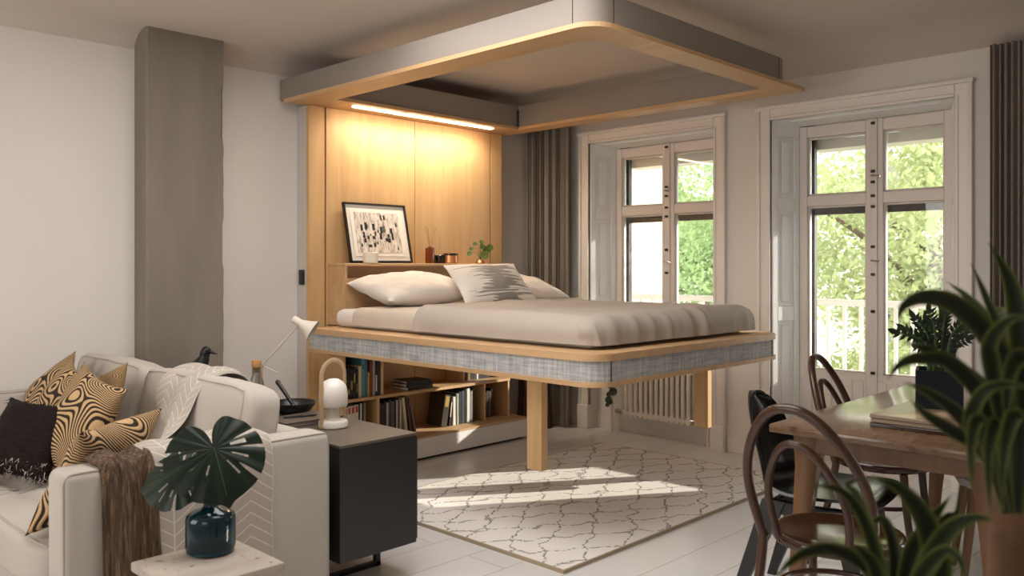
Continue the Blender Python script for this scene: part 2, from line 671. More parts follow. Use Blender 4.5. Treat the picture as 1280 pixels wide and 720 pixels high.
bm.faces.new(top)
struct('ceiling', bm, 'ceiling_paint', True)
bm = BM()
box(bm, XL - 0.15, XL, YN, YG + 0.1, 0, HC + 0.15)
struct('wall_left', bm, 'wall_paint')
bm = BM()
box(bm, XR, XR + 0.15, YN, YG + 0.1, 0, HC + 0.15)
struct('wall_right', bm, 'wall_paint')
bm = BM()
box(bm, XL, XR, YN - 0.15, YN, 0, HC + 0.15)
struct('wall_near', bm, 'wall_paint')
# the window wall: piers, lintels
bm = BM()
edges = [XL] + [v for w in WIN for v in w[:2]] + [XR]
for i in range(0, len(edges), 2):
    box(bm, edges[i], edges[i + 1], YW, YG + 0.1, 0, HC + 0.15)
for x0, x1, _ in WIN:
    box(bm, x0, x1, YW, YG + 0.1, WT, HC + 0.15)
struct('wall_window', bm, 'wall_paint')
# low wall under the first window, behind the radiator
bm = BM()
box(bm, WIN[0][0], WIN[0][1], 5.44, YG + 0.1, 0, 0.70)
box(bm, WIN[0][0], WIN[0][1], 5.43, 5.44, 0, 0.13)
struct('wall_radiator_niche', bm, 'wall_paint')
# baseboards of the piers
bm = BM()
for x0, x1 in ((-3.07, -2.84), (-1.48, 0.02)):
    box(bm, x0, x1, YW - 0.012, YW, 0, 0.10, 0.004, 1)
struct('baseboard_window', bm, 'trim_paint')
bm = BM()
box(bm, XL, XL + 0.012, YN, 1.96, 0, 0.09)
box(bm, XL, XL + 0.012, 2.44, 3.0, 0, 0.09)
struct('baseboard_left', bm, 'trim_paint')

# concrete column at the left wall, its right edge chipped
bm = BM()
n = 60
rows = []
for j in range(n + 1):
    z = 2.675 * j / n
    chip = -0.012 - 0.010 * abs(nz(3.1, z * 6)) - (0.018 if nz(9.7, z * 2.3) > 0.25 else 0)
    y0, y1 = 1.962, 2.435
    rows.append([bm.verts.new(p) for p in ((XL, y0, z), (-4.80, y0, z), (-4.79, y0 + 0.008, z), (-4.79, y1 + chip, z), (-4.81, y1 + 0.35 * chip, z), (-4.84, y1, z), (XL, y1, z))])
for j in range(n):
    for k in range(6):
        bm.faces.new((rows[j][k], rows[j][k + 1], rows[j + 1][k + 1], rows[j + 1][k]))
bm.faces.new(rows[-1])
o = struct('wall_column', bm, 'concrete')

# ------------------------------------------------------------------ windows
def casing(i, x0, x1):
    """moulded trim around a recess, shutters boxed into its sides, soffit"""
    bm = BM()
    w, zt = 0.085, WT
    for a, b, s in ((x0 - w, x0, 1), (x1, x1 + w, -1)):
        box(bm, a, b, YW - 0.022, YW + 0.01, 0, zt + w, 0.004, 1)
        e = a if s > 0 else b
        box(bm, e - 0.012 if s > 0 else e - 0.014, e + 0.014 if s > 0 else e + 0.012, YW - 0.036, YW, 0, zt + w + 0.012, 0.005, 2)
        c = b - 0.022 if s > 0 else a
        box(bm, c, c + 0.022, YW - 0.028, YW, 0, zt + 0.01, 0.004, 1)
        box(bm, a - 0.012, b + 0.008, YW - 0.048, YW, 0, 0.19, 0.005, 2)
    box(bm, x0, x1, YW - 0.022, YW + 0.01, zt, zt + w, 0.004, 1)
    box(bm, x0 - w - 0.02, x1 + w + 0.02, YW - 0.045, YW, zt + w - 0.012, zt + w + 0.014, 0.006, 2)
    box(bm, x0, x1, YW - 0.028, YW, zt, zt + 0.022, 0.004, 1)
    struct(f'trim_{i}', bm, 'trim_paint', True)

def window(i, x0, x1, door, handle_z=1.35):
    root = bpy.data.objects.new(f'window_{i}', None)
    COL.objects.link(root)
    root['kind'] = 'structure'
    root.location = ((x0 + x1) / 2, YG, 0)
    sp = 0.08
    fx0, fx1 = x0 + sp, x1 - sp
    zt = 2.272
    zb = 0.0 if door else 0.70
    # splayed panelled sides and soffit
    for s, xa, xb in ((1, x0, fx0), (-1, x1, fx1)):
        bm = BM()
        d = Vector((xb - xa, YG - YW, 0))
        L = d.length
        ang = math.atan2(d.y, d.x)
        mt = Matrix.Translation((xa, YW, 0)) @ Matrix.Rotation(ang, 4, 'Z')
        t0, t1 = (-0.03, 0.0) if s < 0 else (0.0, 0.03)
        box(bm, 0, L, t0, t1, zb, WT, 0, 1, mt)
        f0, f1 = (t1 - 0.0, t1 + 0.012) if s < 0 else (t0 - 0.012, t0)
        zs = [zb + 0.0, 0.95, 1.02, 1.70, 1.75, WT - 0.02]
        for a, b in ((0.0, 0.045), (L - 0.05, L)):
            box(bm, a, b, f0, f1, zb, WT, 0.003, 1, mt)
        for za, zb2 in ((zb, zb + 0.09), (0.94, 1.04), (1.69, 1.78), (WT - 0.10, WT)):
            box(bm, 0.045, L - 0.05, f0, f1, za, zb2, 0.003, 1, mt)
        for za, zb2 in ((zb + 0.09, 0.94), (1.04, 1.69), (1.78, WT - 0.10)):
            if zb2 - za > 0.1:
                g0, g1 = (t1, t1 + 0.009) if s < 0 else (t0 - 0.009, t0)
                box(bm, 0.085, L - 0.085, g0, g1, za + 0.03, zb2 - 0.03, 0.006, 1, mt)
        link('shutter_panel', bm, 'shutter_paint', root)
    bm = BM()
    v = [bm.verts.new(p) for p in ((x0, YW, WT - 0.001), (x1, YW, WT - 0.001), (fx1, YG, zt + 0.004), (fx0, YG, zt + 0.004),
                                   (x0, YW, WT + 0.02), (x1, YW, WT + 0.02), (fx1, YG, WT + 0.02), (fx0, YG, WT + 0.02))]
    for q in ((0, 1, 2, 3), (7, 6, 5, 4), (0, 4, 5, 1), (1, 5, 6, 2), (2, 6, 7, 3), (3, 7, 4, 0)):
        bm.faces.new([v[k] for k in q])
    box(bm, x0 + 0.1, x1 - 0.1, YW + 0.05, YW + 0.065, WT - 0.012, WT + 0.001, 0.003, 1)
    link('soffit', bm, 'shutter_paint', root, False)
    # two leaves
    cx = (x0 + x1) / 2
    ztr0, ztr1 = 1.722, 1.796
    zgb, zgt = (0.608 if door else 0.80), 2.194
    for s in (-1, 1):
        a, b = (fx0, cx) if s < 0 else (cx, fx1)
        ga, gb = (a + 0.062, b - 0.035) if s < 0 else (a + 0.075, b - 0.055)
        bm = BM()
        y0, y1 = YG, YG + 0.05
        box(bm, a, ga, y0, y1, zb, zt, 0.003, 1)
        box(bm, gb, b, y0, y1, zb, zt, 0.003, 1)
        for za, zb2 in ((zgt, zt), (ztr0, ztr1), (zb, zgb)):
            box(bm, ga, gb, y0 + 0.002, y1, za, zb2, 0.003, 1)
        for za, zb2 in ((zgb, ztr0), (ztr1, zgt)):
            for q in ((ga, ga + 0.012, za, zb2), (gb - 0.012, gb, za, zb2), (ga, gb, za, za + 0.012), (ga, gb, zb2 - 0.012, zb2)):
                box(bm, q[0], q[1], y0 + 0.016, y1, q[2], q[3], 0.004, 1)
        if s > 0:
            box(bm, cx - 0.006, cx + 0.042, y0 - 0.014, y0, zb, zt, 0.004, 2)
        if door:
            k = a + 0.03
            while k < b - 0.03:
                box(bm, k, min(k + 0.066, b - 0.03), y0 - 0.006, y0 + 0.002, 0.12, zgb - 0.045, 0.004, 1)
                k += 0.07
        link('leaf', bm, 'window_paint', root)
        for za, zb2 in ((zgb, ztr0), (ztr1, zgt)):
            bm = BM()
            box(bm, ga, gb, YG + 0.028, YG + 0.034, za, zb2)
            link('glass', bm, 'pane_glass', root, False)
    # dark outer frame standing in the wall's outer reveal
    bm = BM()
    yo0, yo1 = YG + 0.075, YG + 0.115
    for a, b in ((fx0 - 0.02, fx0 + 0.082), (fx1 - 0.03, fx1 + 0.02)):
        box(bm, a, b, yo0, yo1, zb, zt + 0.02)
    box(bm, fx0, fx1, yo0, yo1, ztr0 - 0.055, ztr0 + 0.02)
    link('outer_frame', bm, 'outer_frame_dark', root, False)
    bm = BM()
    box(bm, fx0, fx1, yo0 + 0.1, yo1 + 0.25, 2.13, zt + 0.1)
    link('roller_box', bm, 'window_paint', root, False)
    # bolts, handle
    bm = BM()
    for z in (zt - 0.03, 1.93, 1.86, 1.77, 1.70, handle_z + 0.09, handle_z - 0.09, 1.02, 0.62):
        box(bm, cx + 0.006, cx + 0.030, YG - 0.030, YG - 0.012, z - 0.009, z + 0.009, 0.003, 1)
    link('espagnolette', bm, 'frame_black', root)
    bm = BM()
    for z in (1.90, handle_z):
        tube(bm, spline([(cx + 0.018, YG - 0.02, z), (cx + 0.018, YG - 0.045, z), (cx + 0.05, YG - 0.05, z - 0.003), (cx + 0.075, YG - 0.05, z - 0.008)]), 0.006, 8)
    link('handle', bm, 'steel', root)
    portal(f'daylight_window_{i}', fx0, fx1, max(zb, 0.1), zt, YG + 0.16)

for i, (x0, x1, _) in enumerate(WIN, 1):
    casing(i, x0, x1)
window(1, WIN[0][0], WIN[0][1], False)
window(2, WIN[1][0], WIN[1][1], True)
window(3, WIN[2][0], WIN[2][1], True)  # added beyond the right curtain, out of view, to bring in more daylight

# ------------------------------------------------------------------ outside
bm = BM()
box(bm, -5.6, 1.9, YG + 0.12, 6.75, -0.25, -0.03)
struct('balcony_slab_floor', bm, 'slab_grey')
bm = BM()
box(bm, -5.1, -0.4, YG + 0.12, 7.3, 2.43, 2.6)
struct('sun_blocking_slab', bm, 'slab_grey')  # added slab, lowered and deepened to block high sun and shade the neighbour
def railing(x0, x1, y, label):
    t = thing('balcony_railing', label, 'railing', ((x0 + x1) / 2, y, -0.03), 0, 'white balcony railings')
    bm = BM()
    box(bm, x0, x1, y - 0.03, y + 0.03, 1.00, 1.05, 0.006, 1)
    link('top_rail', bm, 'railing_white', t)
    bm = BM()
    box(bm, x0, x1, y - 0.015, y + 0.015, 0.06, 0.10)
    link('bottom_rail', bm, 'railing_white', t)
    k = x0 + 0.01
    j = 0
    while k < x1:
        bm = BM()
        w = 0.022 if j % 7 == 0 else 0.012
        box(bm, k - w, k + w, y - 0.012, y + 0.012, -0.03 if j % 7 == 0 else 0.08, 1.02)
        link('post' if j % 7 == 0 else 'baluster', bm, 'railing_white', t, False)
        k += 0.13
        j += 1
railing(-4.95, -3.42, 6.55, 'white balcony railing outside the window behind the bed')
railing(-3.15, -1.85, 6.55, 'white balcony railing outside the glazed door beside the dining table')
bm = BM()
box(bm, -6.6, -5.15, YG + 0.2, 7.75, -4, 4.6)
tag(link('neighbour_house', bm, 'stucco', None, False), 'sunlit beige stucco house wall close outside the window behind the bed', 'building')

def leaves(bm, c, r, n, size, squash=0.8, clumps=26):
    cl = []
    for _ in range(clumps):
        v = Vector((random.gauss(0, 1), random.gauss(0, 1), random.gauss(0, 1))).normalized() * (random.random() ** 0.4) * r
        v.z *= squash
        cl.append((Vector(c) + v, r * random.uniform(0.22, 0.42)))
    for k in range(n):
        p0, rr = random.choice(cl)
        v = Vector((random.gauss(0, 1), random.gauss(0, 1), random.gauss(0, 1))).normalized() * rr * random.random() ** 0.5
        p = p0 + v
        a = Vector((random.gauss(0, 1), random.gauss(0, 1), random.gauss(0, 1))).normalized()
        b = a.orthogonal().normalized()
        s = size * random.uniform(0.6, 1.3)
        q = [p - a * s, p + b * s * 0.5, p + a * s, p - b * s * 0.5]
        bm.faces.new([bm.verts.new(x) for x in q])

def tree(x, y, zc, r, n, mat, label):
    t = thing('street_tree', label, 'tree', (x, y, -4), 0, 'trees beyond the balcony')
    bm = BM()
    tube(bm, spline([(x, y, -4), (x + 0.08, y, -1.5), (x - 0.1, y, zc)]), [0.22 - 0.15 * k / 16 for k in range(17)], 10)
    for _ in range(9):
        a = random.uniform(0, 2 * PI)
        z0 = zc + random.uniform(-1.2, 0.2)
        e = Vector((x + math.cos(a) * r * 0.8, y + math.sin(a) * r * 0.8, z0 + random.uniform(0.3, 1.2)))
        m = (Vector((x - 0.08, y, z0)) + e) / 2 + Vector((0, 0, 0.15))
        tube(bm, spline([(x - 0.08, y, z0), m, e], 5), [0.06, 0.055, 0.05, 0.045, 0.04, 0.035, 0.03, 0.026, 0.02, 0.015, 0.01], 6)
    link('trunk', bm, 'bark', t)
    bm = BM()
    leaves(bm, (x, y, zc + 0.4), r, n, 0.042, 0.95, 60)
    link('crown', bm, mat, t, False)
tree(-3.0, 9.6, 1.5, 1.7, 17000, 'tree_leaf_yellow', 'yellow-green tree beyond the right leaf of the glazed door')
tree(-6.4, 11.4, 1.3, 1.6, 15000, 'tree_leaf', 'fresh green tree beyond the left leaf of the glazed door')
tree(-9.6, 13.6, 1.3, 1.4, 9000, 'tree_leaf', 'light green tree seen through the right leaf of the window behind the bed')
tree(-3.95, 10.9, -0.9, 1.0, 7000, 'tree_leaf_yellow', 'low yellow-green tree seen between the balusters of the glazed door')
def facade(x0, x1, y, z1, label, wins):
    t = thing('white_house', label, 'building', ((x0 + x1) / 2, y, -6), 0)
    bm = BM()
    box(bm, x0, x1, y, y + 3, -6, z1)
    link('wall', bm, 'facade', t, False)
    for (wx, wz, w, h) in wins:
        bm = BM()
        pts = [(-w / 2, 0), (w / 2, 0), (w / 2, h * 0.75)] + [(w / 2 * math.cos(a * PI / 8), h * 0.75 + h * 0.25 * math.sin(a * PI / 8)) for a in range(1, 8)] + [(-w / 2, h * 0.75)]
        mt = Matrix.Translation((wx, y + 0.01, wz)) @ Matrix.Rotation(PI / 2, 4, 'X')
        prism(bm, pts, 0.0, 0.06, mt)
        link('window', bm, 'facade_window', t, False)
facade(-14.5, -7.3, 15.5, 6.5, 'pale house with arched windows far beyond the light green tree', [(-9.1, 3.1, 0.75, 1.1), (-10.6, 3.1, 0.75, 1.1), (-9.1, 0.3, 0.75, 1.3), (-12.2, 3.1, 0.75, 1.1)])
facade(-7.0, 2.5, 18.0, 4.2, 'pale house with dark windows far beyond the balcony trees', [(-6.3, 2.2, 0.8, 1.3), (-4.6, 2.2, 0.8, 1.3), (-2.9, 2.2, 0.8, 1.3), (-6.3, -0.6, 0.8, 1.3), (-4.6, -0.6, 0.8, 1.3)])
bm = BM()
box(bm, -40, 30, 7, 60, -6.1, -6)
struct('ground', bm, 'ground_green')

# ------------------------------------------------------------------ headboard wall, canopy, bed
PX = -4.82
t = thing('headboard_panel', 'tall oak wall panel behind the bed, with dark grooves, under the canopy', 'wall panel', (PX, 3.92, 0))
ZP = 2.376
for y0, y1 in ((3.165, 3.917), (3.923, 4.685)):
    bm = BM()
    box(bm, PX - 0.03, PX, y0, y1, 0, ZP - 0.002)
    link('center_panel', bm, 'oak_panel', t, False)
for y0, y1 in ((3.03, 3.150), (4.70, 4.82)):
    bm = BM()
    box(bm, PX - 0.03, PX, y0, y1, 0, ZP - 0.002)
    link('side_post', bm, 'oak_panel', t, False)
bm = BM()
box(bm, PX - 0.06, PX - 0.0305, 3.04, 4.81, 0.001, ZP - 0.002)
link('backing', bm, 'groove', t, False)
for y0, y1 in ((3.028, 3.045), (4.805, 4.822)):
    bm = BM()
    box(bm, XL + 0.003, PX - 0.03, y0, y1, 0, ZP - 0.002)
    link('side_cover', bm, 'panel_white', t, False)
bm = BM()
box(bm, -4.925, -4.865, 3.016, 3.027, 1.19, 1.29, 0.004, 2)
o = link('wall_switch', bm, 'black_metal', None)
tag(o, 'small black wall switch on the white edge of the oak bed panel', 'switch')

t = thing('bed_canopy', 'grey and oak canopy frame hung below the ceiling above the bed', 'canopy', (-3.56, 3.89, ZP))
outer = rrect(PX - 0.06, -2.30, 2.88, 4.90, (0, 0.13, 0, 0))
inner = rrect(-4.56, -2.457, 3.07, 4.745, (0, 0.09, 0, 0))
bm = BM()
ring(bm, outer, inner, ZP, ZP + 0.022)
link('soffit_board', bm, 'oak_along', t, False)
bm = BM()
ring(bm, rrect(PX - 0.13, -2.315, 2.895, 4.80, (0, 0.12, 0.2, 0)), rrect(PX - 0.07, -2.345, 2.925, 4.77, (0, 0.10, 0.17, 0)), ZP + 0.022, 2.532)
link('outer_fascia', bm, 'canopy_grey', t)
bm = BM()
ring(bm, rrect(-4.60, -2.44, 3.05, 4.765, (0, 0.11, 0, 0)), rrect(-4.572, -2.447, 3.06, 4.752, (0, 0.09, 0, 0)), ZP + 0.022, 2.56)
link('inner_fascia', bm, 'canopy_grey', t)
for q in ((-2.447, -2.443, 2.8938, 2.905), (-2.325, -2.3138, 3.024, 3.028), (-2.325, -2.3138, 4.594, 4.598), (-4.5715, -4.560, 4.742, 4.7515)):
    bm = BM()
    box(bm, q[0], q[1], q[2], q[3], ZP + 0.023, 2.531)
    link('joint', bm, 'groove', t, False)
bm = BM()
box(bm, -4.675, -4.640, 3.27, 4.55, ZP - 0.006, ZP - 0.001)
link('light_strip', bm, 'led', t, False)
al = area('canopy_strip_light', (-4.655, 3.91, ZP - 0.012), (0, 0, -1), 0.03, 1.26, 6, (1.0, 0.90, 0.75))
al.rotation_euler = (0, 0, 0)
al.data.spread = R(150)

ZB = 0.778
BX0, BX1, BY0, BY1 = -4.62, -2.30, 2.89, 4.62
t = thing('lift_bed', 'raised oak bed frame with grey woven rails hanging above the rug', 'bed', (-3.46, 3.75, ZB))
rs = (0.02, 0.12, 0.12, 0.02)
bm = BM()
prism(bm, rrect(BX0, BX1, BY0, BY1, rs), ZB, ZB + 0.022)
link('base_board', bm, 'oak_along', t, True)
bm = BM()
prism(bm, rrect(BX0 + 0.006, BX1 - 0.008, BY0 + 0.008, BY1 - 0.008, rs), ZB + 0.022, 0.893)
link('fabric_rail', bm, 'rail_fabric', t, True)
bm = BM()
prism(bm, rrect(BX0, BX1, BY0, BY1, rs), 0.893, 0.926)
bmesh.ops.bevel(bm, geom=[e for e in bm.edges if all(v.co.z > 0.92 for v in e.verts)], offset=0.005, segments=2, affect='EDGES')
link('rail_cap', bm, 'oak_along', t, True)
for y in (3.0, 4.498):
    bm = BM()
    box(bm, BX1 - 0.012, BX1 - 0.0068, y - 0.002, y + 0.002, ZB + 0.023, 0.892)
    link('seam', bm, 'groove', t, False)
for y in (2.97, 4.46):
    bm = BM()
    box(bm, -2.80, -2.705, y, y + 0.05, 0.335, ZB, 0.004, 1)
    link('leg', bm, 'oak_panel', t, False)
# headboard box with an open slot
bm = BM()
hx0, hx1, hy0, hy1, hz = PX + 0.001, -4.616, 3.171, 4.70, 1.333
box(bm, hx0, hx1 - 0.001, hy0 + 0.001, hy0 + 0.02, 0.926, hz - 0.02)
box(bm, hx0, hx1 - 0.001, hy1 - 0.02, hy1 - 0.001, 0.926, hz - 0.02)
box(bm, hx0, hx1, hy0, hy1, hz - 0.02, hz, 0.003, 1)
box(bm, hx0, hx1 - 0.002, hy0 + 0.02, hy1 - 0.02, 0.926, hz - 0.10)
box(bm, hx1 - 0.18, hx1 - 0.17, hy0 + 0.02, hy1 - 0.02, hz - 0.10, hz - 0.02)
link('headboard_box', bm, 'oak_across', t, False)

MX0, MX1, MY0, MY1, MZ = -4.58, -2.46, 3.06, 4.50, 1.052
t = thing('mattress', 'white mattress in the raised oak bed', 'mattress', (-3.5, 3.78, 0.93))
bm = BM()
box(bm, MX0, MX1, MY0, MY1, 0.927, MZ - 0.012, 0.05, 4)
link('core', bm, 'sheet_white', t)

def drape(nu, nv, x0, x1, y0, y1, z, over, r, zmin, extra, th=0.012):
    """a cloth over a box top: over=(x0,x1,y0,y1) overhang lengths"""
    def fn(u, v):
        a = (x0 - over[0]) + u * ((x1 + over[1]) - (x0 - over[0]))
        b = (y0 - over[2]) + v * ((y1 + over[3]) - (y0 - over[2]))
        ca, cb = min(max(a, x0), x1), min(max(b, y0), y1)
        da, db = a - ca, b - cb
        q = math.hypot(da, db)
        if q < 1e-9:
            p = Vector((a, b, z))
            nrm = Vector((0, 0, 1))
        else:
            dx, dy = da / q, db / q
            q2 = max(abs(da), abs(db)) if min(abs(da), abs(db)) > 0 else q
            an = min(q2 / r, PI / 2)
            out = r * math.sin(an)
            dn = r * (1 - math.cos(an)) + max(0, q2 - r * PI / 2)
            p = Vector((ca + dx * out, cb + dy * out, z - dn))
            nrm = Vector((dx * math.sin(an), dy * math.sin(an), math.cos(an)))
        p = p + nrm * extra(a, b, q)
        p.z = max(p.z, zmin)
        return p
    bm = BM()
    grid(bm, nu, nv, fn)
    return shell(bm, th)

def sheet_wr(a, b, q):
    return 0.004 + 0.003 * nz(a * 5, b * 5, 2)
bm = drape(60, 60, -4.36, -3.6, MY0 + 0.05, MY1 - 0.05, MZ, (0.0, 0.0, 0.135, 0.135), 0.055, 0.945, sheet_wr, 0.006)
tag(link('fitted_sheet', bm, 'sheet_beige'), 'beige sheet turned over the mattress between pillows and grey blanket', 'sheet')

def duv(a, b, q):
    w = 0.012 + 0.010 * nz(a * 2.2, b * 2.2, 5) + 0.005 * nz(a * 6, b * 6, 1)
    foot = max(0, min(1, (a + 3.05) / 0.5))
    # ridges running to the foot
    ph = (b * 58 + 3.0 * nz(a * 3, b * 3) + 9.0 * (a + 2.4) ** 2)
    mid = math.exp(-((b - 3.98) / 0.22) ** 2) * (0.6 + 0.8 * nz(a * 2.3, b * 5, 8))
    w += foot * mid * 0.020 * (0.5 + 0.5 * math.sin(ph)) ** 2
    # ridges along the far part of the top
    w += 0.010 * math.exp(-((b - 3.75 - 0.25 * math.sin(a * 1.7)) / 0.05) ** 2) * max(0, min(1, (a + 4.0) / 0.6))
    if q > 0:
        side = min(1, q / 0.07)
        w += side * (0.006 * math.sin(a * 16 + 2 * nz(a * 2, 3)) if b < MY0 + 0.06 else 0.0)
        if a > MX1 - 0.06:
            w += side * 0.012 * (0.5 + 0.5 * math.sin(b * 42 + 2 * nz(b * 4, 1))) ** 2
    e = max(0, (-3.68 - a) / 0.05)
    return w + 0.010 + (0.012 * math.sin(min(1, e) * PI) if e > 0 else 0)
bm = drape(150, 120, -3.71, MX1 - 0.05, MY0 + 0.055, MY1 - 0.055, MZ + 0.012, (0.0, 0.160, 0.158, 0.158), 0.075, 0.945, duv, 0.012)
tag(link('blanket', bm, 'duvet', None, True, True, 60), 'grey-beige blanket spread over the mattress, hanging at the foot', 'blanket')

def pillow(name, w, h, th, mat, label, cat, loc, rot, seed=0, wr=0.010, group=None, pinch=0.10, nu=44):
    bm = BM()
    for s in (1, -1):
        def fn(u, v):
            a, b = 2 * u - 1, 2 * v - 1
            k = max(0, (1 - abs(a) ** 2.6)) ** 0.55 * max(0, (1 - abs(b) ** 2.6)) ** 0.55
            pa = 1 - pinch * (1 - abs(a)) * 0 - pinch * (b * b) * 0
            x = a * w / 2 * (1 - pinch * (1 - b * b) * abs(a) ** 3)
            y = b * h / 2 * (1 - pinch * (1 - a * a) * abs(b) ** 3)
            z = s * th / 2 * k
            n1 = nz(x * 7 + seed, y * 7, seed) + 0.6 * nz(x * 15, y * 15 + seed, seed)
            z += s * wr * n1 * min(1, k * 2)
            return (x, y, z)
        grid(bm, nu, int(nu * 0.8), fn)
    bmesh.ops.remove_doubles(bm, verts=bm.verts, dist=0.0008)
    o = link(name, bm, mat, None, True, True, 80)
    o.location = loc
    o.rotation_euler = rot
    tag(o, label, cat, group)
    return o

def aim(normal, up, roll=0):
    """rotation whose local Z is the pillow's face normal and local Y leans to up"""
    z = Vector(normal).normalized()
    y = (Vector(up) - z * Vector(up).dot(z)).normalized()
    x = y.cross(z)
    m = Matrix((x, y, z)).transposed().to_4x4() @ Matrix.Rotation(roll, 4, 'Z')
    return m.to_euler()

pillow('bed_pillow', 0.76, 0.48, 0.19, 'pillow_white', 'plain white bed pillow lying under the framed picture', 'pillow', (-4.37, 3.55, 1.166), aim((0.22, -0.04, 1), (-1, 0, 0)), 1, 0.016, None, 0.06)
pillow('bed_pillow', 0.74, 0.48, 0.17, 'pillow_white', 'plain white bed pillow on the window side of the bed', 'pillow', (-4.24, 4.33, 1.158), aim((0.22, 0.0, 1), (-1, 0.25, 0)), 2, 0.016, None, 0.06)
pillow('bed_pillow', 0.60, 0.36, 0.12, 'pillow_ikat', 'white cushion with a jagged grey motif leaning on the two plain bed pillows', 'pillow', (-4.03, 3.93, 1.20), aim((0.72, -0.10, 0.74), (-0.6, 0, 1), R(-3)), 3, 0.008, None, 0.07)

# ------------------------------------------------------------------ things on the headboard shelf
hz += 0.0005
t = thing('framed_print', 'black-framed abstract print of dark blocks leaning on the oak panel', 'picture', (-4.70, 3.535, hz))
LEAN = Matrix.Translation((-4.690, 0, hz + 0.006)) @ Matrix.Rotation(-R(13), 4, 'Y')
y0, y1, hh = 3.275, 3.80, 0.42
bm = BM()
for q in ((y0, y1, 0, 0.012), (y0, y1, hh - 0.012, hh), (y0, y0 + 0.012, 0, hh), (y1 - 0.012, y1, 0, hh)):
    box(bm, -0.022, 0.0, q[0], q[1], q[2], q[3], 0, 1, LEAN)
link('frame', bm, 'frame_black', t, False)
bm = BM()
box(bm, -0.018, -0.012, y0 + 0.01, y1 - 0.01, 0.01, hh - 0.01, 0, 1, LEAN)
link('mount', bm, 'mat_paper', t, False)
bm = BM()
box(bm, -0.012, -0.008, y0 + 0.045, y1 - 0.045, 0.045, hh - 0.04, 0, 1, LEAN)
link('mount_bevel', bm, 'mat_paper', t, False)
bm = BM()
box(bm, -0.008, -0.006, y0 + 0.075, y1 - 0.075, 0.07, hh - 0.065, 0, 1, LEAN)
link('print', bm, 'print_paper', t, False)
for (fy, fz, w, h) in ((.10, .55, .05, .16), (.20, .57, .05, .20), (.23, .62, .04, .1), (.38, .57, .055, .17), (.49, .50, .03, .08), (.56, .50, .05, .17), (.42, .42, .03, .12), (.53, .33, .055, .17), (.14, .42, .04, .10), (.13, .36, .05, .06),
                       (.15, .24, .05, .11), (.23, .33, .05, .09), (.36, .34, .06, .08), (.80, .50, .05, .14), (.72, .38, .05, .1), (.66, .28, .06, .09), (.72, .25, .06, .12), (.82, .32, .045, .2), (.24, .12, .075, .07), (.37, .13, .045, .11),
                       (.07, .13, .03, .08), (.60, .84, .03, .14), (.67, .85, .04, .13), (.95, .68, .03, .1), (.93, .06, .03, .07), (.44, .2, .03, .06), (.30, .42, .025, .05)):
    ya = y0 + 0.08 + fy * (y1 - y0 - 0.17)
    za = 0.075 + fz * (hh - 0.15)
    bm = BM()
    box(bm, -0.0062, -0.005, ya, ya + w * 0.38, za, za + h * 0.27, 0, 1, LEAN)
    link('ink_block', bm, 'print_ink', t, False)
bm = BM()
ya = y0 + 0.08 + .62 * (y1 - y0 - 0.17)
box(bm, -0.0062, -0.0046, ya, ya + 0.022, 0.215, 0.262, 0, 1, LEAN)
link('green_block', bm, 'print_green', t, False)

bm = BM()
lathe(bm, [(0.001, 0), (0.046, 0), (0.05, 0.004), (0.05, 0.070), (0.046, 0.074), (0.043, 0.068), (0.001, 0.062)], 28, -4.648, 3.40, hz)
tag(link('candle', bm, 'candle_white'), 'short white candle standing in front of the framed print', 'candle')
t = thing('reed_diffuser', 'amber reed diffuser with thin sticks, right of the framed print', 'diffuser', (-4.72, 3.98, hz))
bm = BM()
box(bm, -4.745, -4.695, 3.955, 4.005, hz, hz + 0.115, 0.006, 2)
lathe(bm, [(0.014, 0.112), (0.014, 0.122), (0.009, 0.122)], 16, -4.72, 3.98, hz)
link('bottle', bm, 'amber', t)
for dx, dy, hgt in ((-0.01, -0.035, 0.27), (-0.015, -0.008, 0.26), (0.0, 0.04, 0.27), (0.012, 0.05, 0.265)):
    bm = BM()
    tube(bm, [(-4.72, 3.98, hz + 0.11), (-4.72 + dx, 3.98 + dy, hz + hgt)], 0.0022, 6)
    link('reed', bm, 'reed', t)
bm = BM()
lathe(bm, [(0.001, 0), (0.040, 0), (0.043, 0.005), (0.043, 0.058), (0.039, 0.062), (0.001, 0.062)], 24, -4.735, 4.085, hz)
tag(link('candle_jar', bm, 'black_glass'), 'black glass candle jar beside the amber reed diffuser', 'candle')
t = thing('candle_jar', 'copper candle jar with a dark lid next to the black jar', 'candle', (-4.70, 4.165, hz))
bm = BM()
lathe(bm, [(0.001, 0), (0.050, 0), (0.056, 0.006), (0.056, 0.058), (0.050, 0.064), (0.001, 0.064)], 28, -4.70, 4.165, hz)
link('jar', bm, 'copper', t)
bm = BM()
lathe(bm, [(0.001, 0.064), (0.056, 0.064), (0.056, 0.074), (0.001, 0.076)], 28, -4.70, 4.165, hz)
link('lid', bm, 'black_glass', t)

def disc_leaf(bm, c, nrm, r, fold=0.12):
    z = Vector(nrm).normalized()
    x = z.orthogonal().normalized()
    y = z.cross(x)
    cen = bm.verts.new(Vector(c) - z * fold * r)
    vs = [bm.verts.new(Vector(c) + (x * math.cos(a) + y * math.sin(a)) * r) for a in [2 * PI * k / 14 for k in range(14)]]
    for k in range(14):
        bm.faces.new((cen, vs[k], vs[(k + 1) % 14]))

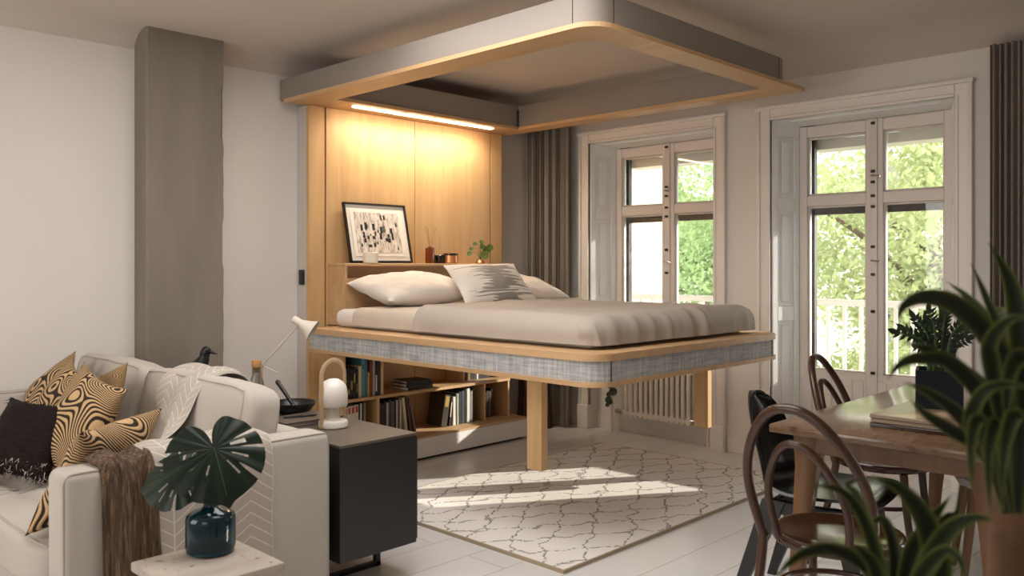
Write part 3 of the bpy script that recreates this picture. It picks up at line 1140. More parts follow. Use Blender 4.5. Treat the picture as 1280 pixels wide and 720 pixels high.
t = thing('potted_pilea', 'small round-leaved plant at the window end of the bed shelf', 'plant', (-4.70, 4.47, hz))
bm = BM()
lathe(bm, [(0.001, 0), (0.034, 0), (0.040, 0.006), (0.036, 0.012), (0.030, 0.02), (0.026, 0.03), (0.001, 0.03)], 24, -4.70, 4.47, hz)
link('pot', bm, 'copper', t)
PL = [((0.05, -0.005, 0.062), 0.034), ((0.02, 0.05, 0.105), 0.034), ((0.03, 0.075, 0.125), 0.028), ((0.0, 0.02, 0.13), 0.022), ((-0.01, -0.085, 0.11), 0.018), ((0.0, -0.115, 0.075), 0.020), ((-0.03, -0.03, 0.15), 0.018), ((-0.02, 0.03, 0.165), 0.018)]
bm = BM()
for (d, r) in PL:
    e = Vector((-4.70 + d[0], 4.47 + d[1], hz + d[2]))
    tube(bm, spline([(-4.70, 4.47, hz + 0.025), (-4.70 + d[0] * 0.4, 4.47 + d[1] * 0.4, hz + d[2] * 0.8 + 0.02), e], 5), 0.0016, 5)
link('stem', bm, 'stem_green', t)
for (d, r) in PL:
    bm = BM()
    disc_leaf(bm, (-4.70 + d[0], 4.47 + d[1], hz + d[2]), (0.8 + 2 * d[0], d[1] * 3 - 0.5, 0.35), r)
    link('leaf', bm, 'leaf_pilea', t, False)

# ------------------------------------------------------------------ bookcase under the bed
t = thing('bookcase', 'low oak bookcase with white base beneath the raised bed', 'bookcase', (-4.6, 3.9, 0))
BXF = -4.53
bm = BM()
box(bm, PX + 0.002, -4.40, 3.10, 4.68, 0.022, 0.15)
link('base', bm, 'base_white', t, False)
bm = BM()
box(bm, PX + 0.03, -4.44, 3.12, 4.66, 0.0, 0.022)
link('toe_kick', bm, 'groove', t, False)
bm = BM()
box(bm, PX + 0.002, -4.398, 3.10, 4.682, 0.15, 0.165, 0.002, 1)
link('base_top', bm, 'oak_across', t, False)
bm = BM()
box(bm, PX + 0.002, BXF, 3.10, 4.625, 0.435, 0.455, 0.001, 1)
link('shelf', bm, 'oak_across', t, False)
bm = BM()
box(bm, PX + 0.002, BXF, 3.10, 3.118, 0.165, 0.735, 0.001, 1)
link('side_panel', bm, 'oak_panel', t, False)
for y in (3.378, 4.354, 4.607):
    bm = BM()
    box(bm, PX + 0.002, BXF - 0.001, y - 0.009, y + 0.009, 0.165, 0.435, 0.001, 1)
    link('divider', bm, 'oak_panel', t, False)
for y, x in ((4.235, -4.63), (4.607, -4.63)):
    bm = BM()
    box(bm, PX + 0.002, x, y - 0.009, y + 0.009, 0.455, 0.735, 0.001, 1)
    link('divider', bm, 'oak_panel', t, False)
bm = BM()
box(bm, PX + 0.002, -4.63, 3.118, 4.616, 0.735, 0.75)
link('top_board', bm, 'oak_across', t, False)

ORD = ['first', 'second', 'third', 'fourth', 'fifth', 'sixth', 'seventh', 'eighth', 'ninth', 'tenth', 'eleventh', 'twelfth', 'thirteenth', 'fourteenth']
def book(y, z, w, h, d, hexc, label, group, xf, lean=0, band=None):
    """upright book, spine towards +x; y is the left edge of its spine foot"""
    t = thing('book', label, 'book', (xf, y, z), 0, group)
    mt = Matrix.Translation((0, 0, 0)) @ Matrix.Rotation(lean, 4, 'X')
    bm = BM()
    c = 0.0025
    box(bm, -d, 0, 0, c, 0, h, 0, 1, mt)
    box(bm, -d, 0, w - c, w, 0, h, 0, 1, mt)
    box(bm, -c, 0.0015, 0.0005, w - 0.0005, 0, h, 0.001, 1, mt)
    link('cover', bm, book_mat(hexc), t, False, False)
    bm = BM()
    box(bm, -d + 0.004, -c, c, w - c, 0.004, h - 0.005, 0, 1, mt)
    link('pages', bm, 'mat_paper', t, False, False)
    if band:
        bm = BM()
        box(bm, 0.0014, 0.0022, w * 0.2, w * 0.8, h * band[1], h * band[2], 0, 1, mt)
        link('spine_label', bm, book_mat(band[0]), t, False, False)
    return t

def row(y, z, specs, group, where, xf, lean=None):
    foot = topr = y
    for i, s in enumerate(specs):
        w, h, hexc, cname = s[:4]
        band = s[4] if len(s) > 4 else None
        ln = s[5] if len(s) > 5 else 0
        sn = h * math.sin(ln)
        y0 = max(foot, topr + sn) + (0.006 if ln else 0.0012)
        book(y0, z + (w * math.sin(-ln) if ln < 0 else 0), w, h, min(0.2, h * 0.72), hexc, f'{cname} book, {ORD[i]} from the left in {where}', group, xf, ln, band)
        foot = y0 + w * math.cos(ln)
        topr = foot - sn
    return foot

G1 = 'books at the left of the upper shelf'
row(3.128, 0.4555, [(0.022, .20, '15130F', 'black', ('8C7A4A', .55, .62)), (0.016, .205, '1B1915', 'black', ('B9A25A', .15, .3)), (0.024, .195, '121110', 'black', ('9A8238', .3, .6)), (0.018, .20, '1E1A14', 'dark brown', ('AC9343', .5, .8)),
     (0.020, .185, '14120F', 'black', ('7D6C3C', .2, .5)), (0.024, .205, 'CDB98F', 'cream'), (0.024, .265, '4E8795', 'tall teal', ('2F5E6D', .7, .8)), (0.020, .26, '3E6F7E', 'tall blue-green'), (0.016, .16, 'C8952B', 'short mustard'),
     (0.024, .27, '7C3A24', 'tall rust brown'), (0.018, .265, '9AA0A8', 'pale grey'), (0.018, .268, '2A1B26', 'dark plum', ('D7C7B0', .1, .5)), (0.026, .262, '3A2B1F', 'dark brown'), (0.022, .26, 'C9B48B', 'tan'), (0.026, .27, 'A14A2C', 'terracotta')][:14],
    G1, 'the upper shelf row by the sideboard', -4.555)
# lying stack
zz = 0.4555
for i, (w, th, hexc, nm) in enumerate(((0.235, 0.022, '3A2A1E', 'brown lying book at the bottom of the small stack on the shelf'), (0.23, 0.022, '16130F', 'black lying book in the middle of the small stack on the shelf'), (0.20, 0.018, '1B1B1E', 'black lying book on top of the small stack on the shelf'))):
    t = thing('book', nm, 'book', (-4.65, 3.76, zz), R(4 - 5 * i), 'books lying on the upper shelf')
    bm = BM()
    for q in ((0, 0.0025), (th - 0.0025, th)):
        box(bm, -0.085, 0.085, -w / 2, w / 2, q[0], q[1])
    box(bm, 0.082, 0.0855, -w / 2, w / 2, 0, th)
    link('cover', bm, book_mat(hexc), t, False, False)
    bm = BM()
    box(bm, -0.08, 0.082, -w / 2 + 0.004, w / 2 - 0.004, 0.0025, th - 0.0025)
    link('pages', bm, 'mat_paper', t, False, False)
    zz += th + 0.0004
row(4.25, 0.4555, [(0.022, .20, '6B2E1A', 'rust'), (0.02, .22, '17130F', 'black'), (0.026, .21, '8F6D35', 'ochre'), (0.03, .23, '101012', 'black'), (0.032, .22, '141318', 'black'), (0.018, .23, 'D9D2C6', 'white'), (0.03, .22, '14120F', 'black'), (0.028, .2, '1D1A1C', 'dark grey'), (0.03, .21, '191512', 'black'), (0.028, .2, '231C16', 'dark brown')],
    'books at the far end of the upper shelf', 'the upper shelf row nearest the window', -4.655)
row(3.128, 0.1655, [(0.020, .235, 'C8BDB0', 'red-topped white', ('B03A1F', .82, .97)), (0.026, .24, 'CFC5B8', 'red-topped white', ('B5401F', .80, .97)), (0.028, .242, 'C9BFB2', 'red-topped white', ('AE381C', .80, .97)), (0.028, .245, 'CBC1B4', 'red-topped white', ('B23D20', .80, .97)),
     (0.012, .255, '1A1714', 'thin black'), (0.012, .25, 'CFC8BE', 'thin white'), (0.014, .26, '17140F', 'thin black'), (0.014, .25, '8B8379', 'thin grey')],
    'books in the lower left compartment', 'the lower compartment behind the table lamp', -4.555)
row(3.395, 0.1655, [(0.022, .235, '2A1D17', 'dark brown'), (0.018, .225, '3A231A', 'brown'), (0.022, .24, '191410', 'black'), (0.018, .23, 'A9A5A0', 'light grey'), (0.022, .245, '3C3833', 'charcoal'), (0.022, .235, '5A5550', 'grey'), (0.016, .24, '1C1917', 'black'), (0.012, .238, 'C7C0B7', 'white'), (0.018, .245, '55504C', 'grey'),
     (0.010, .235, 'D2CBC0', 'slim white'), (0.022, .25, 'C9B99B', 'leaning cream', None, R(7)), (0.024, .25, '4A2A20', 'leaning dark red', None, R(10)), (0.014, .24, '6D5B63', 'leaning mauve', None, R(13))],
    'books in the lower middle compartment', 'the lower compartment with leaning books', -4.555)
row(3.93, 0.1655, [(0.055, .225, '2B2012', 'thick black and gold patterned', ('A8863A', .62, .95), R(-10)), (0.014, .21, '1A1512', 'thin black', ('CFC6BB', .3, .8), R(-7)), (0.024, .205, 'D8D2C8', 'white', None, 0), (0.014, .225, '4A4C40', 'olive grey'), (0.012, .225, 'CDD2C4', 'pale green'), (0.030, .235, '23261F', 'dark green'), (0.026, .24, '3A4048', 'slate blue'),
     (0.022, .245, '121316', 'tall black'), (0.030, .25, 'D4D1C8', 'tall white'), (0.012, .22, '8C8C80', 'grey'), (0.012, .23, 'DAD5CA', 'slim white'), (0.016, .245, '2A3230', 'dark teal')],
    'books in the lower right compartment', 'the sunlit lower compartment', -4.545)
row(4.375, 0.1655, [(0.024, .175, '7A5638', 'light brown'), (0.034, .19, '4A3222', 'brown'), (0.028, .20, '3A281C', 'dark brown'), (0.018, .195, '5E4430', 'brown'), (0.02, .21, '15100C', 'black')],
    'books in the far right compartment', 'the narrow lower end compartment', -4.60)

# dark stool in the corner behind the bookcase
t = thing('stool', 'dark wooden stool in the corner behind the white bookcase base', 'stool', (-4.72, 4.98, 0))
bm = BM()
box(bm, -4.86, -4.58, 4.86, 5.10, 0.66, 0.70, 0.01, 2)
link('seat', bm, 'dark_stool_wood', t)
for sx in (-1, 1):
    for sy in (-1, 1):
        bm = BM()
        tube(bm, [(-4.72 + sx * 0.10, 4.98 + sy * 0.085, 0.66), (-4.72 + sx * 0.16, 4.98 + sy * 0.12, 0.0)], [0.024, 0.026], 8)
        link('leg', bm, 'dark_stool_wood', t)

# ------------------------------------------------------------------ curtains
def curtain(name, x0, x1, y, z1, folds, label):
    bm = BM()
    rnd = random.Random(int(x0 * 100))
    ph = [rnd.uniform(-0.6, 0.6) for _ in range(folds + 2)]
    def off(u):
        k = u * folds
        i = int(min(k, folds - 1e-6))
        f = k - i
        p = ph[i] * (1 - f) + ph[i + 1] * f
        return 0.032 * math.sin(2 * PI * k + p) + 0.008 * math.sin(4.7 * PI * k)
    for s in (0, 1):
        pass
    nu = folds * 12
    grid(bm, nu, 8, lambda u, v: (x0 + (x1 - x0) * u + 0.008 * math.sin(2 * PI * u * folds * 2), y + off(u) * (0.8 + 0.25 * v), 0.012 + (z1 - 0.012) * (1 - v)))
    shell(bm, 0.003)
    tag(link(name, bm, 'curtain_cloth', None, True, True, 80), label, 'curtain', 'grey-brown pleated curtains')
curtain('curtain', -4.90, -4.44, 5.215, 2.54, 16, 'grey-brown pleated curtain in the corner beside the oak bed panel')
curtain('curtain', -1.375, -0.72, 5.245, 2.55, 22, 'grey-brown pleated curtain beyond the large foreground plant')

# ------------------------------------------------------------------ radiator
t = thing('radiator', 'cream column radiator below the window behind the bed', 'radiator', (-3.65, 5.37, 0.1))
ry = 5.365
nsec = 13
for k in range(nsec):
    bm = BM()
    x = -3.955 + k * 0.047
    for dy in (-0.035, 0.03):
        tube(bm, spline([(x, ry + dy * 0.5, 0.150), (x, ry + dy, 0.20), (x, ry + dy, 0.50), (x, ry + dy * 0.5, 0.55)], 4), 0.0155, 8)
    tube(bm, [(x, ry - 0.05, 0.170), (x, ry + 0.045, 0.170)], [0.026, 0.026], 10)
    tube(bm, [(x, ry - 0.05, 0.535), (x, ry + 0.045, 0.535)], [0.026, 0.026], 10)
    link('column', bm, 'radiator_paint', t)
bm = BM()
for z in (0.170, 0.535):
    tube(bm, [(-3.975, ry, z), (-3.37, ry, z)], 0.018, 10)
link('header_pipe', bm, 'radiator_paint', t)
bm = BM()
tube(bm, spline([(-3.37, ry, 0.17), (-3.29, ry, 0.165), (-3.255, ry, 0.15), (-3.25, ry, 0.11), (-3.25, ry, 0.0)], 6), 0.012, 8)
tube(bm, spline([(-3.98, ry, 0.17), (-4.04, ry, 0.17), (-4.06, ry, 0.14), (-4.06, ry, 0.0)], 6), 0.011, 8)
link('pipe', bm, 'radiator_paint', t)
for x in (-3.352, -4.035):
    bm = BM()
    tube(bm, [(x - 0.022, ry - 0.03, 0.172), (x + 0.018, ry - 0.03, 0.172)], 0.02, 12)
    link('valve', bm, 'steel', t)
bm = BM()
tube(bm, [(-4.115, ry - 0.01, 0.0), (-4.115, ry - 0.01, 0.59)], 0.011, 8)
tag(link('heating_pipe', bm, 'radiator_paint'), 'thin cream vertical pipe left of the radiator', 'pipe')
t = thing('trailing_plant', 'small dark trailing plant hanging by the radiator pipe', 'plant', (-4.12, 5.36, 0.70))
bm = BM()
tube(bm, spline([(-4.12, 5.45, 0.705), (-4.13, 5.40, 0.715), (-4.12, 5.32, 0.56), (-4.09, 5.315, 0.40), (-4.11, 5.31, 0.21)]), 0.003, 6)
link('stem', bm, 'stem_green', t)
for k, (dx, z, r) in enumerate(((0.04, 0.37, 0.024), (0.075, 0.325, 0.034), (0.035, 0.30, 0.022), (0.03, 0.255, 0.028), (0.05, 0.24, 0.018), (0.02, 0.215, 0.018), (0.04, 0.43, 0.02))):
    bm = BM()
    disc_leaf(bm, (-4.14 + dx, 5.305, z), (0.5, -1, 0.2 + 0.2 * (k % 3)), r)
    link('leaf', bm, 'leaf_dark', t, False)

# ------------------------------------------------------------------ rug
RX0, RX1, RY0, RY1 = -3.86, -2.36, 2.735, 4.90
t = thing('rug', 'cream rug with broken brown diamond lines under the bed', 'rug', ((RX0 + RX1) / 2, (RY0 + RY1) / 2, 0))
bm = BM()
cx, cy = (RX0 + RX1) / 2, (RY0 + RY1) / 2
grid(bm, 60, 80, lambda u, v: (RX0 + (RX1 - RX0) * u, RY0 + (RY1 - RY0) * v, 0.016 + 0.0015 * nz(u * 9, v * 12)))
o = link('pile', bm, 'rug_pile', t)
bm = BM()
ring(bm, rrect(RX0 - 0.004, RX1 + 0.004, RY0 - 0.004, RY1 + 0.004, (0.005,) * 4, 2), rrect(RX0 + 0.004, RX1 - 0.004, RY0 + 0.004, RY1 - 0.004, (0.004,) * 4, 2), 0.0, 0.0165)
link('binding', bm, 'rug_edge', t, False)

# ------------------------------------------------------------------ sofa
def squircle(p, n):
    a = Vector(p)
    m = max(abs(a.x), abs(a.y), abs(a.z))
    if m < 1e-9:
        return a
    q = (abs(a.x) ** n + abs(a.y) ** n + abs(a.z) ** n) ** (1 / n)
    return a * (m / q)

def cushion(name, size, mt, mat, parent, n=7, bulge=(0, 0, 0.2), cuts=14, tuft=None, pip=None, wr=0.006, seed=0):
    """a stuffed box cushion; bulge per axis; pip = axis whose two rims carry piping"""
    sx, sy, sz = size
    def shape(p):
        q = squircle(p, n)
        b = (1 + bulge[0] * (1 - q.y ** 2) * (1 - q.z ** 2), 1 + bulge[1] * (1 - q.x ** 2) * (1 - q.z ** 2), 1 + bulge[2] * (1 - q.x ** 2) * (1 - q.y ** 2))
        r = Vector((q.x * b[0] * sx / 2, q.y * b[1] * sy / 2, q.z * b[2] * sz / 2))
        w = wr * (nz(r.x * 6 + seed, r.y * 6, r.z * 6) + 0.6 * nz(r.x * 14, r.y * 14 + seed, r.z * 14))
        r += r.normalized() * w
        if tuft and p[2] > 0.5:
            for (tx, ty) in tuft:
                d = math.hypot(r.x - tx, r.y - ty)
                r.z -= 0.022 * math.exp(-(d / 0.05) ** 2)
                r.z -= 0.006 * math.exp(-(abs(r.y - ty) / 0.02) ** 2)
        return r
    bm = BM()
    c = cuts
    for ax in range(3):
        for sg in (-1, 1):
            def fn(u, v):
                a, b = 2 * u - 1, 2 * v - 1
                p = [0, 0, 0]
                p[ax] = sg
                p[(ax + 1) % 3] = a
                p[(ax + 2) % 3] = b
                return mt @ shape(p)
            grid(bm, c + 2, c + 2, fn)
    bmesh.ops.remove_doubles(bm, verts=bm.verts, dist=0.0005)
    o = link(name, bm, mat, parent, True, True, 80)
    if pip is not None:
        for sg in (-1, 1):
            pts = []
            for k in range(48):
                t = k / 48 * 4
                s_, f = int(t), 2 * (t - int(t)) - 1
                a, b = ((f, -1), (1, f), (-f, 1), (-1, -f))[s_]
                p = [0, 0, 0]
                p[pip] = sg
                p[(pip + 1) % 3] = a
                p[(pip + 2) % 3] = b
                q = shape(p)
                pts.append(mt @ (q * 1.004))
            bm = BM()
            tube(bm, pts, 0.0034, 6, True)
            link('piping', bm, 'sofa_piping', o if parent is not None else None)
    return o

SX0, SX1, SY0, SY1 = -4.925, -2.80, 0.89, 1.86
AWL = 0.09   # the far armrest is the narrow one
sofa = thing('sofa', 'light grey linen sofa with patterned cushions and throws, facing away from the windows', 'sofa', ((SX0 + SX1) / 2, 1.38, 0))
bm = BM()
box(bm, SX0 + AWL - 0.01, SX1 - 0.14, SY0 + 0.03, SY1 - 0.03, 0.10, 0.245, 0.01, 2)
link('base', bm, 'sofa_linen', sofa)
bm = BM()
box(bm, SX0 + AWL - 0.01, SX1 - 0.14, SY1 - 0.15, SY1, 0.10, 0.66, 0.03, 4)
link('back_frame', bm, 'sofa_linen', sofa)
for x in (SX0, SX1 - 0.15):
    bm = BM()
    aw = AWL if x == SX0 else 0.15
    box(bm, x, x + aw, SY0, SY1, 0.09, 0.672, 0.03, 5)
    arm = link('armrest', bm, 'sofa_linen', sofa)
    for xo in (x + 0.012, x + aw - 0.012):
        bm = BM()
        pts = [(xo, SY0 + 0.010, 0.10), (xo, SY0 + 0.006, 0.63)] + [(xo, SY0 + 0.036 - 0.030 * math.cos(a * PI / 12), 0.632 + 0.036 * math.sin(a * PI / 12)) for a in range(1, 6)] + [(xo, SY0 + 0.06, 0.668), (xo, SY1 - 0.06, 0.668)] + [(xo, SY1 - 0.036 + 0.030 * math.sin(a * PI / 12), 0.632 + 0.036 * math.cos(a * PI / 12)) for a in range(1, 6)] + [(xo, SY1 - 0.005, 0.6), (xo, SY1 - 0.005, 0.1)]
        tube(bm, pts, 0.0034, 6)
        link('piping', bm, 'sofa_piping', arm)
for k, (a, b) in enumerate(((SX0 + AWL + 0.002, -3.835), (-3.833, SX1 - 0.152))):
    w = b - a
    tf = [(tx * w, ty) for tx in (-0.33, 0, 0.33) for ty in (-0.2, 0.0, 0.2)]
    cushion('seat_cushion', (w, 0.80, 0.165), Matrix.Translation(((a + b) / 2, 1.265, 0.328)), 'sofa_linen', sofa, 9, (0, 0.01, 0.22), 22, tf, 2, 0.004, k)
for k, (a, b) in enumerate(((SX0 + AWL + 0.002, -3.985), (-3.975, SX1 - 0.17))):
    cushion('back_cushion', (b - a, 0.17, 0.47), Matrix.Translation(((a + b) / 2, 1.645, 0.612)) @ Matrix.Rotation(-R(13), 4, 'X'), 'sofa_linen', sofa, 8, (0.01, 0.34, 0.05), 16, None, 1, 0.008, 3 + k)
for x in (SX0 + 0.06, SX1 - 0.06):
    for y in (SY0 + 0.07, SY1 - 0.07):
        bm = BM()
        tube(bm, [(x, y, 0.10), (x, y, 0.0)], [0.022, 0.016], 10)
        link('foot', bm, 'black_wood', sofa)

# cushions on the sofa
V = Vector
def scatter(mat, label, loc, nrm, up, roll, w=0.46, h=0.46, th=0.15, seed=0, name='throw_pillow'):
    return pillow(name, w, h, th, mat, label, 'pillow', loc, aim(nrm, up, roll), seed, 0.009, None, 0.13, 40)
scatter('pillow_maze', 'black and tan maze-patterned cushion at the far end of the sofa, its tip highest', (-4.55, 1.37, 0.645), (0.05, -0.88, 0.42), (0, 0.3, 1), R(34), 0.40, 0.40, 0.12, 11)
scatter('pillow_maze', 'black and tan maze-patterned cushion between the far-end one and the tan ribbed one', (-4.30, 1.33, 0.64), (0.0, -0.88, 0.42), (0, 0.3, 1), R(-24), 0.40, 0.40, 0.12, 12)
scatter('pillow_tan', 'tan finely ribbed cushion tucked behind the bold maze cushion at mid sofa', (-3.99, 1.385, 0.645), (0.05, -0.88, 0.40), (0, 0.3, 1), R(20), 0.42, 0.42, 0.12, 13)
scatter('pillow_maze', 'bold maze-patterned cushion standing upright at the middle of the sofa', (-3.79, 1.27, 0.655), (0.12, -0.88, 0.40), (0, 0.3, 1), R(-9), 0.44, 0.44, 0.14, 14)
scatter('pillow_maze', 'maze-patterned cushion slumped against the near sofa armrest, under the brown throw', (-3.10, 1.10, 0.610), (-0.72, -0.45, 0.53), (0, 0.81, 0.59), R(45), 0.42, 0.42, 0.14, 15)
o = scatter('fur_dark', 'dark brown fur cushion lying on the sofa seat before the patterned cushions', (-3.95, 1.12, 0.585), (0.42, -0.72, 0.50), (0, 0.3, 1), R(6), 0.38, 0.35, 0.14, 16, 'fur_pillow')
bm = BM()
rnd = random.Random(5)
me = o.data
for k in range(5200):
    p = me.polygons[rnd.randrange(len(me.polygons))]
    c, n_ = p.center, p.normal
    d = (n_ * rnd.uniform(0.35, 0.8) + V((rnd.gauss(0, 0.35), -0.5 + rnd.gauss(0, 0.3), rnd.gauss(0, 0.35)))).normalized() * rnd.uniform(0.02, 0.045)
    sd = d.cross(n_)
    if sd.length < 1e-5:
        continue
    sd = sd.normalized() * 0.0018
    j = V((rnd.gauss(0, 0.004), rnd.gauss(0, 0.004), 0))
    fc = bm.faces.new([bm.verts.new(c + j - sd), bm.verts.new(c + j + sd), bm.verts.new(c + j + d)])
    fc.material_index = 1 if (rnd.random() < 0.5 and c.y < -0.09 and c.x > -0.02) else 0
f_ = link('fur', bm, ('fur_dark', 'fur_light'), o, False, False)
f_['kind'] = 'stuff'

# throws: a sheet swept along a path with a width vector
def throw(name, path, mat, label, nu=26, n=9, wr=0.010, seed=0, th=0.008, fringe=None):
    cs = spline([p[0] for p in path], n)
    ws = spline([p[1] for p in path], n)
    L = [0.0]
    for a, b in zip(cs, cs[1:]):
        L.append(L[-1] + (b - a).length)
    m = len(cs)
    def fn(u, v):
        i = round(v * (m - 1))
        t = (cs[min(i + 1, m - 1)] - cs[max(i - 1, 0)]).normalized()
        w = ws[i]
        nn = w.cross(t).normalized()
        s = 2 * u - 1
        p = cs[i] + w * s
        return p + nn * (wr * (math.sin(s * 5 + seed + 1.5 * L[i]) + nz(s * 3 + seed, L[i] * 4, seed)) * 0.5)
    W_ = ws[m // 2].length * 2
    bm = BM()
    grid(bm, nu, m, fn, uv=lambda u, v: (u * W_, L[min(m - 1, round(v * (m - 1)))]))
    shell(bm, th)
    return tag(link(name, bm, mat, None, True, True, 80), label, 'throw')
V = Vector
throw('throw_blanket', [((-3.55, 1.872, 0.50), (0.17, 0, 0)), ((-3.55, 1.87, 0.72), (0.17, 0, 0)), ((-3.54, 1.82, 0.835), (0.17, 0, 0)), ((-3.53, 1.71, 0.874), (0.17, 0, 0)), ((-3.52, 1.595, 0.83), (0.17, 0, 0)), ((-3.48, 1.515, 0.70), (0.17, -0.02, 0)), ((-3.34, 1.44, 0.615), (0.14, -0.12, 0.02)),
                        ((-3.12, 1.40, 0.65), (0.08, -0.19, 0.01)), ((-2.96, 1.375, 0.70), (0.03, -0.22, 0)), ((-2.86, 1.375, 0.70), (0, -0.225, 0)), ((-2.80, 1.375, 0.682), (0, -0.22, 0)), ((-2.776, 1.375, 0.60), (0, -0.215, 0)), ((-2.770, 1.375, 0.40), (0, -0.21, 0)), ((-2.768, 1.38, 0.05), (0, -0.215, 0))],
      'throw_chevron', 'pale grey chevron throw draped over the sofa back and the near armrest', 26, 7, 0.014, 2)
throw('throw_blanket', [((-3.12, 1.10, 0.50), (0, -0.10, 0)), ((-3.02, 1.09, 0.63), (0, -0.095, 0)), ((-2.95, 1.085, 0.693), (0, -0.09, 0)), ((-2.87, 1.085, 0.698), (0, -0.09, 0)), ((-2.80, 1.085, 0.68), (0, -0.085, 0)), ((-2.772, 1.085, 0.58), (0, -0.085, 0)), ((-2.765, 1.09, 0.35), (0, -0.09, 0)), ((-2.76, 1.10, 0.04), (0, -0.11, 0))],
      'throw_brown', 'shaggy brown woven throw hanging over the near sofa armrest', 24, 7, 0.022, 5, 0.014)

# ------------------------------------------------------------------ little side stool, vase, monstera
t = thing('side_table', 'small worn whitewashed wooden stool beside the sofa armrest, holding the blue vase', 'side table', (-2.30, 1.12, 0))
bm = BM()
box(bm, -2.47, -2.15, 0.965, 1.275, 0.442, 0.47, 0.006, 2)
link('table_top', bm, 'stool_wood', t)
for sx in (-1, 1):
    for sy in (-1, 1):
        bm = BM()
        mt = Matrix.Translation((-2.31 + sx * 0.115, 1.12 + sy * 0.10, 0))
        lo = [(-0.02 + sx * 0.02, -0.02 + sy * 0.02), (0.02 + sx * 0.02, -0.02 + sy * 0.02), (0.02 + sx * 0.02, 0.02 + sy * 0.02), (-0.02 + sx * 0.02, 0.02 + sy * 0.02)]
        up = [(-0.02, -0.02), (0.02, -0.02), (0.02, 0.02), (-0.02, 0.02)]
        a = [bm.verts.new(mt @ V((p[0], p[1], 0))) for p in lo]
        b = [bm.verts.new(mt @ V((p[0], p[1], 0.442))) for p in up]
        bm.faces.new(a[::-1])
        bm.faces.new(b)
        for k in range(4):
            bm.faces.new((a[k], a[(k + 1) % 4], b[(k + 1) % 4], b[k]))
        link('leg', bm, 'stool_wood', t, False)
bm = BM()
for y in (1.03, 1.21):
    box(bm, -2.41, -2.21, y - 0.01, y + 0.01, 0.37, 0.441, 0.003, 1)
for x in (-2.42, -2.20):
    box(bm, x - 0.01, x + 0.01, 1.03, 1.21, 0.37, 0.441, 0.003, 1)
link('apron', bm, 'stool_wood', t)

VX, VY, VZ = -2.385, 1.165, 0.4705
vase = thing('vase', 'dark teal glass bottle vase on the whitewashed stool', 'vase', (VX, VY, VZ))
bm = BM()
prof = [(0.001, 0.0), (0.058, 0.0), (0.068, 0.006), (0.071, 0.018), (0.071, 0.100), (0.068, 0.112), (0.055, 0.122), (0.030, 0.130), (0.021, 0.137), (0.019, 0.150), (0.019, 0.178), (0.024, 0.183), (0.024, 0.187),
        (0.016, 0.187), (0.015, 0.150), (0.017, 0.136), (0.028, 0.126), (0.052, 0.117), (0.064, 0.108), (0.066, 0.100), (0.066, 0.02), (0.060, 0.012), (0.001, 0.010)]
lathe(bm, prof, 40, VX, VY, VZ)
link('glass_body', bm, 'teal_glass', vase)

def monstera(bm, size, bend, seed):
    """heart-shaped leaf in its own plane: petiole joint at the origin, tip towards -Y, slits between the lobes"""
    rnd = random.Random(seed)
    cuts = []
    for sgn in (-1, 1):
        for a in (46, 78, 108):
            cuts.append((sgn * (a + rnd.uniform(-5, 5)), rnd.uniform(1.8, 3.0), rnd.uniform(0.38, 0.55)))
    def rad(deg):
        # deg measured from the tip direction, -180..180
        a = abs(deg)
        r = 1.0 * (1 - 0.18 * math.sin(R(min(a, 180))) ** 2) if a < 20 else 0.93 - 0.09 * math.cos(R(a * 2.0)) * 0.2
        r = 1.02 - 0.0022 * a + 0.10 * math.sin(R(a * 1.15)) ** 2
        if a > 150:
            r *= 1 - 0.85 * ((a - 150) / 30) ** 1.5
        if a < 12:
            r += 0.10 * (1 - a / 12) ** 2
        for (c, wd, dp) in cuts:
            d = abs(deg - c)
            if d < wd:
                r = min(r, r * (1 - dp * (1 - (d / wd) ** 4)))
        return r * 0.60
    angs = sorted(set([k * 4.0 - 180 for k in range(91)] + [c + s * w for (c, w, d) in cuts for s in (-1.02, -0.7, 0, 0.7, 1.02)]))
    rings = 9
    o = V((0, 0.02, 0)) * size
    cen = None
    def P3(deg, t):
        r = rad(deg) * t
        x, y = math.sin(R(deg)) * r, -math.cos(R(deg)) * r
        z = -bend * (x * x * 0.9 + max(0, -y) ** 2 * 0.8) + 0.05 * abs(x) + 0.012 * math.cos(R(deg * 15)) * t
        return V((x, y, z)) * size
    rows = [[bm.verts.new(P3(a, (k + 1) / rings)) for a in angs] for k in range(rings)]
    cen = bm.verts.new((0, 0, 0))
    n = len(angs)
    for i in range(n - 1):
        bm.faces.new((cen, rows[0][i], rows[0][i + 1]))
        am = 0.5 * (angs[i] + angs[i + 1])
        for k in range(rings - 1):
            if any(abs(abs(am) - c) < 3.1 for c in (30, 62, 93)) and k in (2, 3, 4):
                continue
            bm.faces.new((rows[k][i], rows[k + 1][i], rows[k + 1][i + 1], rows[k][i + 1]))
    return bm

